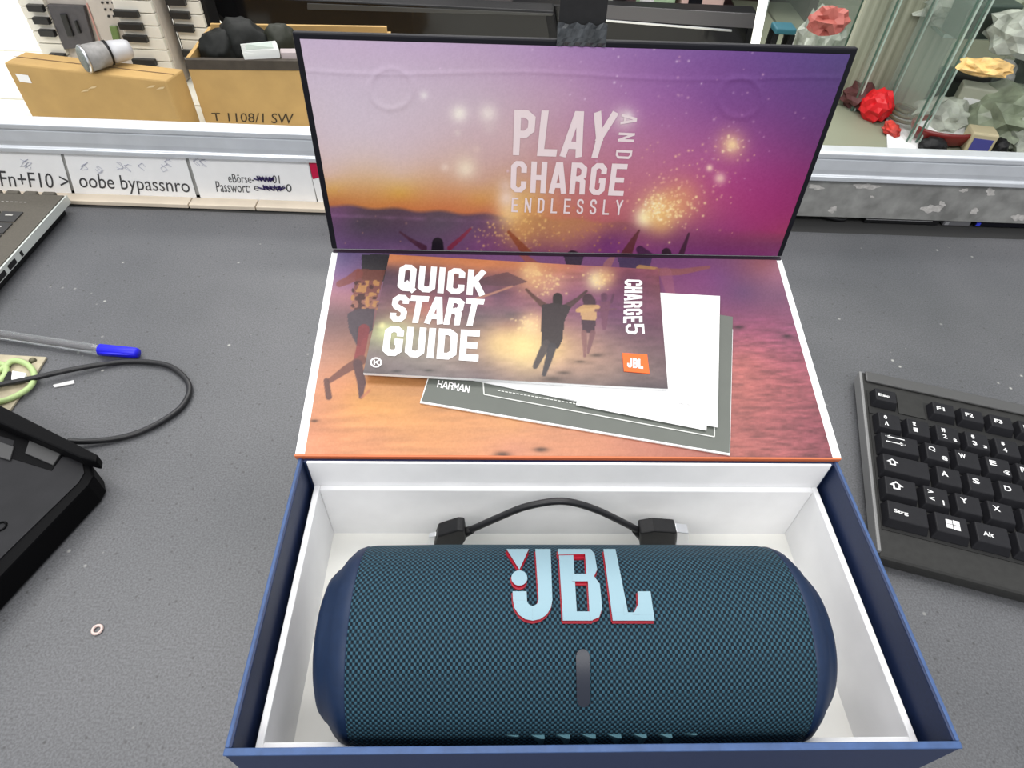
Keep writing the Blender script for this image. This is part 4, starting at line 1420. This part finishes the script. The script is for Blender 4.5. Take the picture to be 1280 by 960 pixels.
mic = thing('microphone', 'silver grey microphone lying on the flat carton', 'microphone')
zc_ = zt + .0135
m0, m1, m2 = on_z(105, 74, zc_), on_z(134, 66, zc_), on_z(158, 62, zc_)
ax_ = (m2 - m0).normalized()
M_mic = mat('silver_grey_metal', (.30, .29, .28), .5, metal=.1, noise=.15, nscale=200)
tube('body', [m0, m0.lerp(m1, .9), m1], [.0128, .0120, .0112], M_mic, mic, sides=24)
tube('grille', [m0 - ax_ * .003, m0 - ax_ * .002, m0 + ax_ * .0005], [.0092, .0116, .0126], mat('grille_mesh', (.20, .22, .20), .6, noise=.4, nscale=1500, bump=.5), mic, sides=24)
tube('rim', [m0 - ax_ * .0004, m0 + ax_ * .002], [.0134, .0134], M_steel, mic, sides=24)
tube('neck_ring', [m1 - ax_ * .001, m1 + ax_ * .002], [.0118, .0118], M_black, mic, sides=24)
tube('handle', [m1 + ax_ * .002, m1.lerp(m2, .6), m2, m2 + ax_ * .004], [.0108, .0104, .0098, .008], mat('pale_silver', (.55, .55, .57), .45, metal=.1), mic, sides=24)

MKY = .80
M_wk = mat('ivory_piano_key', (.80, .77, .68), .35)
M_bk = mat('black_piano_key', (.02, .02, .02), .35)
M_pan = mat('light_grey_panel', lin((196, 188, 178)), .5, noise=.06, nscale=60)


def VX(x, y, Yp):
    """world x,z of a drawing point on the plane Yp"""
    return on_y(x, y, Yp)


def music_keyboard(label, y, xl, xr, panel, keys, zlo, zhi, body_m, nwhite, flip):
    """an electronic keyboard standing on its end; x limits in metres"""
    t = thing('music_keyboard', label, 'music keyboard', 'music keyboards standing on end')
    wbox('body', xl, xr, y, y + .03, zlo, zhi, body_m, t, bevel=.002)
    k0, k1 = keys
    pitch = (zhi - zlo - .01) / nwhite
    for i in range(nwhite):
        z0 = zlo + .005 + i * pitch
        wbox('white_key', k0, k1, y - .006, y, z0 + .0005, z0 + pitch - .0005, M_wk, t, bevel=.0006)
    kl = (k1 - k0)
    for i in range(nwhite):
        if (i % 7) in (0, 1, 3, 4, 5):
            z0 = zlo + .005 + (i + 1) * pitch
            a, b = (k1 - kl * .62, k1) if flip else (k0, k0 + kl * .62)
            wbox('black_key', a, b, y - .012, y - .006, z0 - pitch * .27, z0 + pitch * .27, M_bk, t, bevel=.0006)
    return t


def xat(px, py):
    return on_y(px, py, MKY).x


zlo, zhi = SZ + .0005, .36
# widths measured where each board meets the carton's top, drawing row 70
mA = music_keyboard('cream music keyboard with dark grey display panel on its right', MKY, xat(52, 60), xat(132, 60), None, (xat(54, 60), xat(84, 60)), zlo, zhi, M_pan, 26, True)
mB = music_keyboard('pale grey music keyboard with green display standing behind the microphone', MKY - .004, xat(133, 60), xat(214, 60), None, (xat(168, 60), xat(213, 60)), zlo, zhi, M_pan, 26, False)
mC = music_keyboard('white keyed music keyboard with black body next to the open carton', MKY + .02, xat(216, 60), xat(262, 60), None, (xat(221, 60), xat(258, 60)), zlo + .001, zhi, M_black, 24, False)


def face(name, px4, y, th_, m, parent):
    return slab(name, [on_y(a, b, y) for a, b in px4], (0, th_, 0), m, parent, .0008)


face('dark_panel', [(80, 62), (118, 58), (104, 8), (58, 6)], MKY - .007, .006, mat('charcoal_panel', (.085, .08, .085), .5, noise=.1, nscale=200), mA)
face('slider', [(84, 46), (92, 46), (82, 18), (74, 18)], MKY - .010, .003, M_bk, mA)
face('slider', [(97, 42), (101, 42), (95, 26), (92, 27)], MKY - .010, .003, M_bk, mA)
face('display', [(143, 58), (151, 57), (145, 33), (136, 33)], MKY - .008, .004, mat('green_display', lin((112, 134, 84)), .25), mB)
for i in range(3):
    for r_ in range(3):
        px, py = 126 + i * 6.5 + r_ * 4, 2 + r_ * 8.5
        face('button', [(px, py + 3), (px + 3, py + 3), (px + 2.5, py), (px - .5, py)], MKY - .0055, .0015, M_bk, mB)
face('red_stripe', [(125, 56), (127, 56), (109, 4), (107, 4)], MKY - .005, .001, mat('faded_red', lin((200, 150, 140)), .6), mB)

oc = thing('open_carton', 'open brown carton marked T 1108/1 SW full of black gear', 'box')
OY = .69
a0 = on_y(232, 76, OY)
zt2 = a0.z
a1 = on_z(392, 78, zt2)
bk0 = on_z(247, 36, zt2)
dvec = Vector((a1.y - a0.y, -(a1.x - a0.x), 0))
dvec = -dvec.normalized() * (bk0 - a0).length
en2 = (a1 - a0).normalized()
dpt = dvec.length
up_n = Vector((en2.y, -en2.x, 0))


def OB(a, b, z):
    return a0 + en2 * a + dvec.normalized() * b + Vector((0, 0, z - zt2))


WID = .205
wbox('carton_wall', 0, WID, 0, .004, cz, zt2, M_kraft, oc, T=OB)
wbox('carton_wall', 0, .004, .004, dpt, cz, zt2 + .002, M_kraft, oc, T=OB)
wbox('carton_wall', WID - .004, WID, .004, dpt, cz, zt2, M_kraft, oc, T=OB)
wbox('carton_wall', .004, WID - .004, dpt - .004, dpt, cz, zt2 + .006, M_kraft, oc, T=OB)
wbox('carton_base', .004, WID - .004, .004, dpt - .004, cz, cz + .004, M_kraftd, oc, T=OB)
wbox('dark_band', -.0005, WID + .0005, -.0012, .0052, zt2 - .008, zt2 + .0015, mat('dark_brown_band', (.055, .045, .035), .8, noise=.2, nscale=100), oc, T=OB)  # dark brown band along the front top edge
fq = [(266, 151), (366, 155), (367, 142), (264, 141)]
print_word('printed_text', textmesh('T 1108/1 SW'), [on_plane(x, y, OB(0, -.0004, 0), dvec.normalized()) for x, y in fq], mat('brown_black_ink', (.045, .03, .015), .7), oc, up_n)
# gear inside
for i, (px, py, s_, l) in enumerate([(277, 66, (.022, .022, .024), 'black cloth bundle at the left inside the open carton'), (306, 60, (.030, .028, .030), 'bulky black camera bag in the middle of the open carton'), (352, 58, (.020, .022, .024), 'dark olive pouch at the right inside the open carton')]):
    c_ = on_z(px, py, zt2 - .006)
    o = crumple('gear_bag', c_, s_, mat('black_nylon', (.007, .008, .007), .6, noise=.3, nscale=200, spec=.3) if i < 2 else mat('olive_nylon', (.016, .018, .010), .6), seed=i + 2, amp=.14, freq=2.0, smooth=True)
    tag(o, l, 'bag')
wp = thing('white_adapter', 'white power adapter lying on the black gear in the open carton', 'adapter')
ad = [on_z(303, 64, zt2 + .010), on_z(349, 62, zt2 + .010), on_z(345, 50, zt2 + .018), on_z(299, 54, zt2 + .018)]
slab('adapter_body', ad, (0, 0, -.009), mat('white_plastic', (.80, .82, .80), .35), wp, .003)
slab('adapter_face', [bil(ad, s, t_) for s, t_ in ((.12, .15), (.86, .15), (.86, .8), (.12, .8))], (0, 0, .0008), mat('off_white_plastic', (.66, .74, .68), .35), wp, .0005)
gp = thing('pinkish_adapter', 'small pale pink plug box beside the white adapter', 'adapter')
slab('plug_body', [on_z(350, 66, zt2 + .006), on_z(373, 66, zt2 + .006), on_z(373, 60, zt2 + .010), on_z(349, 60, zt2 + .010)], (0, 0, -.008), mat('pale_pink_plastic', (.60, .52, .52), .4), gp, .002)


# ------------------------------------------------------------------ background, middle: black screens and shelves
def screen(label, px4, y, zlo_, bez, trim=None):
    t = thing('monitor', label, 'monitor')
    q = [on_y(a, b, y) for a, b in px4]          # BL BR TR TL
    for p in q[:2]:
        p.z = max(p.z, zlo_ + .012)
    slab('housing', q, (0, .03, 0), M_black, t, .002)
    c_ = sum(q, Vector()) / 4
    inn = [c_ + (p - c_) * .95 for p in q]
    slab('panel', [p - Vector((0, .0008, 0)) for p in inn], (0, .0006, 0), mat('glossy_black_screen', (.006, .006, .007), .12), t)
    foot_x = c_.x
    wbox('stand', foot_x - .05, foot_x + .05, y + .01, y + .03, zlo_, min(p.z for p in q) + .01, M_black, t)
    return t


SZ3 = SZ + .0005
s1 = screen('black monitor with dark bezel behind the left part of the lid', [(330, 110), (700, 116), (692, 14), (236, -8)], .88, SZ3, .01)
s2 = screen('wide black television with silver strip behind the right part of the lid', [(640, 112), (918, 122), (948, 17), (640, 4)], .93, SZ3, .01)
face('grey_band', [(752, 24), (945, 36), (950, 18), (752, 6)], .9285, .001, mat('grey_band_gloss', (.10, .095, .10), .25), s2)
face('silver_strip', [(752, 27), (915, 40), (915, 37), (752, 24)], .927, .001, M_steel, s2)
face('bezel_top', [(384, 12), (690, 20), (692, 17), (384, 4)], .8785, .001, mat('grey_bezel', (.05, .05, .048), .4), s1)
p_ = thing('light_post', 'white glowing light tube on a post at the right of the television', 'lamp')
a, b = on_y(941, 70, .80), on_y(962, -40, .80)
tube('tube_light', [a, b], .0050, mat('lit_tube', (1, 1, 1), .4, emit=(1, .98, .92, 1.1)), p_)
tube('post', [a + Vector((.006, .006, SZ3 - a.z)), b + Vector((.006, .006, 0))], .004, M_steel, p_)
rack = thing('wall_rack', 'dark brown wall rack seen above the monitors', 'rack')
M_brown = mat('dark_red_brown_wood', (.06, .035, .035), .5, noise=.2, nscale=30)
rz = on_y(600, 6, 1.05).z
for k, z in enumerate((rz - .10, rz, rz + .16)):
    wbox('rack_shelf', -.45, .42, 1.05, 1.25, z - .012, z, M_brown, rack)
for x in (-.45, -.12, .0, .14, .40):
    wbox('rack_upright', x, x + .012, 1.04, 1.25, SZ3, rz + .30, M_brown, rack)
wbox('rack_back', -.45, .42, 1.25, 1.26, SZ3, rz + .3, mat('dark_maroon_board', (.05, .03, .032), .7), rack)
rr2 = random.Random(3)
cols = [((.75, .76, .70), 'white'), ((.45, .62, .40), 'pale green'), ((.80, .55, .5), 'pink'), ((.14, .13, .13), 'black'), ((.6, .55, .4), 'tan')]
words_ = ['leftmost on the rack', 'second on the rack', 'third on the rack', 'fourth on the rack', 'fifth on the rack', 'sixth on the rack', 'seventh on the rack', 'rightmost on the rack']
for k in range(8):
    x = -.33 + k * .080 + rr2.uniform(-.01, .01)
    cc, cn_ = cols[k % 5]
    t = thing('rack_item', '%s packet with dark label, %s above the monitors' % (cn_, words_[k]), 'packet', 'packets on the wall rack')
    wbox('packet', x, x + rr2.uniform(.04, .07), 1.06, 1.11, rz, rz + rr2.uniform(.05, .09), mat('packet_' + cn_.replace(' ', '_'), cc, .5), t, bevel=.003)
    wbox('packet_label', x + .01, x + .03, 1.0592, 1.0602, rz + .012, rz + .035, M_dark if k % 2 else M_paper, t)

# ------------------------------------------------------------------ background, right: glass cabinet with goods
def streak_material():
    m = mat('streaked_frosted_panel', lin((160, 164, 144)), .35)
    nt = m.node_tree
    tc = nt.nodes.new('ShaderNodeTexCoord')
    mp = nt.nodes.new('ShaderNodeMapping')
    mp.inputs['Scale'].default_value = (160, 1, 3)
    n = nt.nodes.new('ShaderNodeTexNoise')
    n.inputs['Scale'].default_value = 1
    n.inputs['Detail'].default_value = 5
    r = nt.nodes.new('ShaderNodeValToRGB')
    r.color_ramp.elements[0].position, r.color_ramp.elements[1].position = .3, .7
    r.color_ramp.elements[0].color = lin((122, 126, 106)) + (1,)
    r.color_ramp.elements[1].color = lin((186, 188, 168)) + (1,)
    nt.links.new(tc.outputs['Object'], mp.inputs[0])
    nt.links.new(mp.outputs[0], n.inputs['Vector'])
    nt.links.new(n.outputs['Fac'], r.inputs['Fac'])
    nt.links.new(r.outputs['Color'], nt.nodes['Principled BSDF'].inputs['Base Color'])
    return m


cabn = thing('glass_cabinet', 'greenish glass display cabinet with vertical panes behind the rail', 'cabinet')
GZ = .040
M_gfloor = mat('grey_green_board', lin((138, 142, 122)), .5, noise=.06, nscale=12)
wbox('floor_board', .31, 1.3, .622, 1.12, GZ - .02, GZ, M_gfloor, cabn)
wbox('back_panel', .44, 1.6, 1.12, 1.13, GZ - .02, .8, mat('frosted_grey_green', lin((150, 154, 134)), .35, noise=.1, nscale=6), cabn)
xa_, xb_ = on_y(1060, 60, .760).x, on_y(1152, 130, .760).x
wbox('divider_panel', xa_, xb_, .760, .766, GZ, .45, streak_material(), cabn)
M_glass = mat('green_glass', (.42, .52, .45), .04, alpha=.14)
M_gedge = mat('glass_edge_green', (.10, .17, .13), .15)
M_gedge2 = mat('glass_edge_pale', (.50, .62, .54), .15)


def vpane(px, py, y0, y1, zt_=.62):
    p = on_y(px, py, y0)
    wbox('glass_pane', p.x, p.x + .004, y0, y1, GZ, zt_, M_glass, cabn)
    wbox('pane_edge', p.x - .0006, p.x + .0012, y0 - .0010, y0, GZ, zt_, M_gedge, cabn)
    wbox('pane_edge', p.x + .0030, p.x + .0046, y0 - .0010, y0, GZ, zt_, M_gedge2, cabn)


for px, py, y0, y1 in [(1127, 188, .668, .75), (1139, 188, .668, .75), (1258, 186, .668, .75), (1112, 120, .745, .757), (1080, 100, .745, .757), (1055, 60, .78, 1.10)]:
    vpane(px, py, y0, y1)
xg = on_y(1139, 188, .668).x
pe = on_z(1178, 48, .125)
for k, z in enumerate((.125, .25)):
    wbox('glass_shelf', pe.x, 1.3, pe.y, 1.10, z, z + .004, M_glass, cabn)
    wbox('shelf_edge', pe.x, 1.3, pe.y - .001, pe.y, z + .001, z + .004, M_gedge2, cabn)
    wbox('shelf_edge', pe.x - .001, pe.x, pe.y, 1.10, z + .001, z + .004, M_gedge, cabn)
wbox('sill', .31, 1.3, .616, .6215, GZ - .02, GZ + .004, M_dark, cabn)

M_bag = mat('clear_white_bag', (.46, .49, .42), .3, noise=.5, nscale=45, bump=1.0)
M_bagg = mat('greenish_bag', (.26, .30, .21), .3, noise=.5, nscale=45, bump=1.0)


def lump(label, px, py, size, m, seed, name='plastic_bag', cat='bag', z=GZ, amp=.42, freq=2.8, smooth=False, sub=3):
    p = on_z(px, py, z)
    o = crumple(name, (p.x, p.y, z + size[2] * .72), size, m, seed, amp, freq, smooth=smooth, sub=4 if smooth else sub)
    return tag(o, label, cat)


def crate(label, px, py, w_, d_, h_, m, rot=0.0, name='small_box', cat='box', z=GZ, lid_m=None):
    p = on_z(px, py, z)
    t = thing(name, label, cat)
    c_, s_ = math.cos(rot), math.sin(rot)
    TT = lambda x, y, zz: Vector((p.x + c_ * x - s_ * y, p.y + s_ * x + c_ * y, z + zz))
    wbox('body', -w_ / 2, w_ / 2, 0, d_, 0, h_, m, t, T=TT, bevel=.002)
    wbox('front_label', -w_ * .36, w_ * .36, -.0008, .0002, h_ * .2, h_ * .75, lid_m or M_paper, t, T=TT)
    return t


lump('bright red crumpled bag on the cabinet floor near the lid', 1090, 147, (.016, .018, .018), M_red, 3, amp=.3)
lump('dark red bundle half hidden behind the lid edge', 1066, 130, (.020, .024, .016), mat('maroon_cloth', (.10, .03, .03), .6), 4, name='cloth_bundle', cat='cloth')
lump('small brown bundle behind the dark red bundle', 1072, 108, (.016, .018, .018), mat('brown_cloth', (.12, .06, .04), .6), 14, name='cloth_bundle', cat='cloth')
# coiled cable on a white sheet
t = thing('paper_sheet', 'white sheet of paper on the cabinet floor under a coiled cable', 'paper')
slab('sheet', [on_z(x, y, GZ + .003) for x, y in [(1110, 188), (1150, 190), (1152, 128), (1108, 146)]], (0, 0, -.002), M_paper, t)
p = on_z(1128, 147, GZ + .007)
o = tube('coiled_cable', [p + Vector((.016 * math.cos(a) * (1 - a / 40), .022 * math.sin(a) * (1 - a / 40), .0006 * a)) for a in np.linspace(0, 17, 60)], .0018, mat('olive_cable', (.10, .09, .05), .5), sides=8)
tag(o, 'thin olive cable coiled on the white paper sheet', 'cable')
lump('small red and white wrapper at the foot of the paper sheet', 1112, 168, (.008, .014, .007), mat('red_wrapper', lin((200, 60, 50)), .5, noise=.5, nscale=120), 6, name='wrapper', cat='wrapper')
crate('low black box standing behind the white bags in the cabinet', 1190, 128, .085, .03, .030, mat('black_box_card', (.02, .021, .019), .6), .0, lid_m=mat('dark_green_label', (.05, .06, .05), .5))
crate('black camera body behind the white paper sheet', 1150, 128, .030, .028, .036, M_black, .2, 'camera_body', 'camera', lid_m=M_dark)
lump('knotted clear plastic bag just right of the glass pane', 1170, 160, (.026, .028, .018), M_bag, 8)
t = crate('tall pale grey box leaning in the middle of the cabinet', 1203, 163, .042, .020, .045, mat('pale_grey_card', lin((176, 178, 160)), .5), -.35)
lump('large greenish plastic bag to the right of the pale grey box', 1240, 165, (.045, .045, .028), M_bagg, 9)
# red and white dish
dish = thing('red_dish', 'dark red dish with white inside at the cabinet front', 'dish')
p = on_z(1180, 183, GZ)
M_dred = mat('dark_red_glaze', lin((120, 36, 34)), .3)
n = 28
prof2 = [(.016, 0), (.024, .004), (.029, .013), (.030, .018), (.027, .018), (.022, .007), (.002, .004)]
vv = [(p.x + r * 1.25 * math.cos(2 * math.pi * k / n), p.y + .012 + r * .8 * math.sin(2 * math.pi * k / n), GZ + z) for r, z in prof2 for k in range(n)]
ff = [(i * n + k, i * n + (k + 1) % n, (i + 1) * n + (k + 1) % n, (i + 1) * n + k) for i in range(len(prof2) - 1) for k in range(n)] + [tuple(range(n))]
obj('bowl', vv, ff, M_dred, dish, smooth=True)
vv = [(p.x + r * 1.25 * math.cos(2 * math.pi * k / n), p.y + .012 + r * .8 * math.sin(2 * math.pi * k / n), GZ + z + .0008) for r, z in [(.025, .013), (.021, .008), (.0015, .006)] for k in range(n)]
ff = [(i * n + k, i * n + (k + 1) % n, (i + 1) * n + (k + 1) % n, (i + 1) * n + k) for i in range(2) for k in range(n)]
obj('inner_glaze', vv, ff, M_paper, dish, smooth=True)
lump('small black pouch in front of the red dish', 1162, 190, (.014, .010, .009), M_black, 21, name='pouch', cat='pouch', smooth=True, amp=.15)
crate('beige box with blue picture at the cabinet front', 1219, 193, .026, .022, .022, mat('beige_card', lin((196, 184, 150)), .5), -.2, lid_m=mat('blue_picture', lin((76, 76, 150)), .5))
lump('small dark pouch beside the beige box', 1243, 193, (.008, .010, .010), M_black, 22, name='pouch', cat='pouch', smooth=True, amp=.15)
lump('crinkled clear bag at the far right of the cabinet front', 1272, 186, (.022, .024, .022), M_bag, 23)
lump('big round black bag at the right frame edge', 1284, 126, (.034, .034, .042), mat('black_bag', (.012, .012, .018), .45), 24, smooth=True, amp=.18)
lump('pale crumpled bag left of the big black bag', 1245, 118, (.026, .024, .020), mat('pale_lilac_bag', (.58, .57, .55), .4), 25)
z1 = .130
lump('gold and white wrapper on the lower glass shelf', 1228, 92, (.022, .014, .007), mat('gold_wrapper', lin((214, 176, 110)), .4, noise=.35, nscale=90), 31, name='wrapper', cat='wrapper', z=z1)
lump('white bag on the lower glass shelf at the right', 1268, 66, (.034, .03, .022), M_bag, 32, z=z1)
lump('greenish bag on the lower glass shelf behind the white one', 1282, 40, (.036, .03, .024), M_bagg, 33, z=z1)
crate('dark green box at the back of the lower glass shelf', 1226, 50, .055, .03, .032, mat('dark_green_card', (.05, .075, .06), .5), .1, z=z1, lid_m=mat('dark_green_label', (.05, .06, .05), .5))
lump('white crumpled bag at the top right of the cabinet', 1250, 18, (.036, .03, .022), M_bag, 34, z=z1)
lump('pale plastic bag under the bead necklace on the glass shelf', 1172, 26, (.034, .026, .020), M_bag, 35, z=.130)
nk = thing('bead_necklace', 'black and white bead necklace hanging over the pale bag', 'necklace')
p = on_y(1180, 14, .83)
for k in range(16):
    a = math.pi * (k / 15) + math.pi
    q = p + Vector((.030 * math.cos(a), -.004 + .003 * math.sin(k), .016 * math.sin(a) + .006 * math.sin(k * 1.7)))
    bm = bmesh.new()
    bmesh.ops.create_icosphere(bm, subdivisions=2, radius=.0048, matrix=Matrix.Translation(q))
    bmobj('bead', bm, M_black if k % 3 else M_paper, nk, True)
# goods just right of the light tube
st_ = thing('toy_stool', 'small stool with teal seat and black legs above the lid edge', 'stool')
p = on_y(981, 45, .86)
wbox('seat', p.x - .013, p.x + .013, .86, .885, p.z + .001, p.z + .008, mat('teal_plastic', lin((48, 104, 118)), .4), st_, bevel=.002)
for sx in (-1, 1):
    for yy in (.861, .879):
        wbox('leg', p.x + sx * .010 - .003, p.x + sx * .010 + .003, yy, yy + .005, GZ, p.z + .001, M_black, st_)
lump('tall white plastic bag leaning right of the teal stool', 1003, 78, (.018, .02, .036), M_bag, 41)
lump('second white plastic bag beside the leaning one', 1024, 82, (.020, .02, .030), M_bag, 42)
lump('faded red bag resting on top of the white bags', 1030, 40, (.016, .016, .012), mat('faded_red_bag', lin((170, 90, 80)), .5), 43, z=.150)
crate('dark brown box standing right of the white bags', 1046, 82, .022, .02, .028, mat('dark_brown_card', (.07, .06, .05), .6), 0, lid_m=M_kraftd)
lump('small white knot of plastic left of the tall bag', 992, 60, (.010, .01, .010), M_paper, 44)

# ------------------------------------------------------------------ put every thing's empty at the base of its parts
bpy.context.view_layer.update()
for e in [o for o in C.objects if o.type == 'EMPTY' and o.children]:
    pts = []
    for ch in e.children_recursive:
        if ch.type == 'MESH':
            pts += [ch.matrix_world @ Vector(c) for c in ch.bound_box]
    base = Vector(((min(p.x for p in pts) + max(p.x for p in pts)) / 2, (min(p.y for p in pts) + max(p.y for p in pts)) / 2, min(p.z for p in pts)))
    e.location = base
    for ch in e.children:
        ch.location = ch.location - base
bpy.context.view_layer.update()
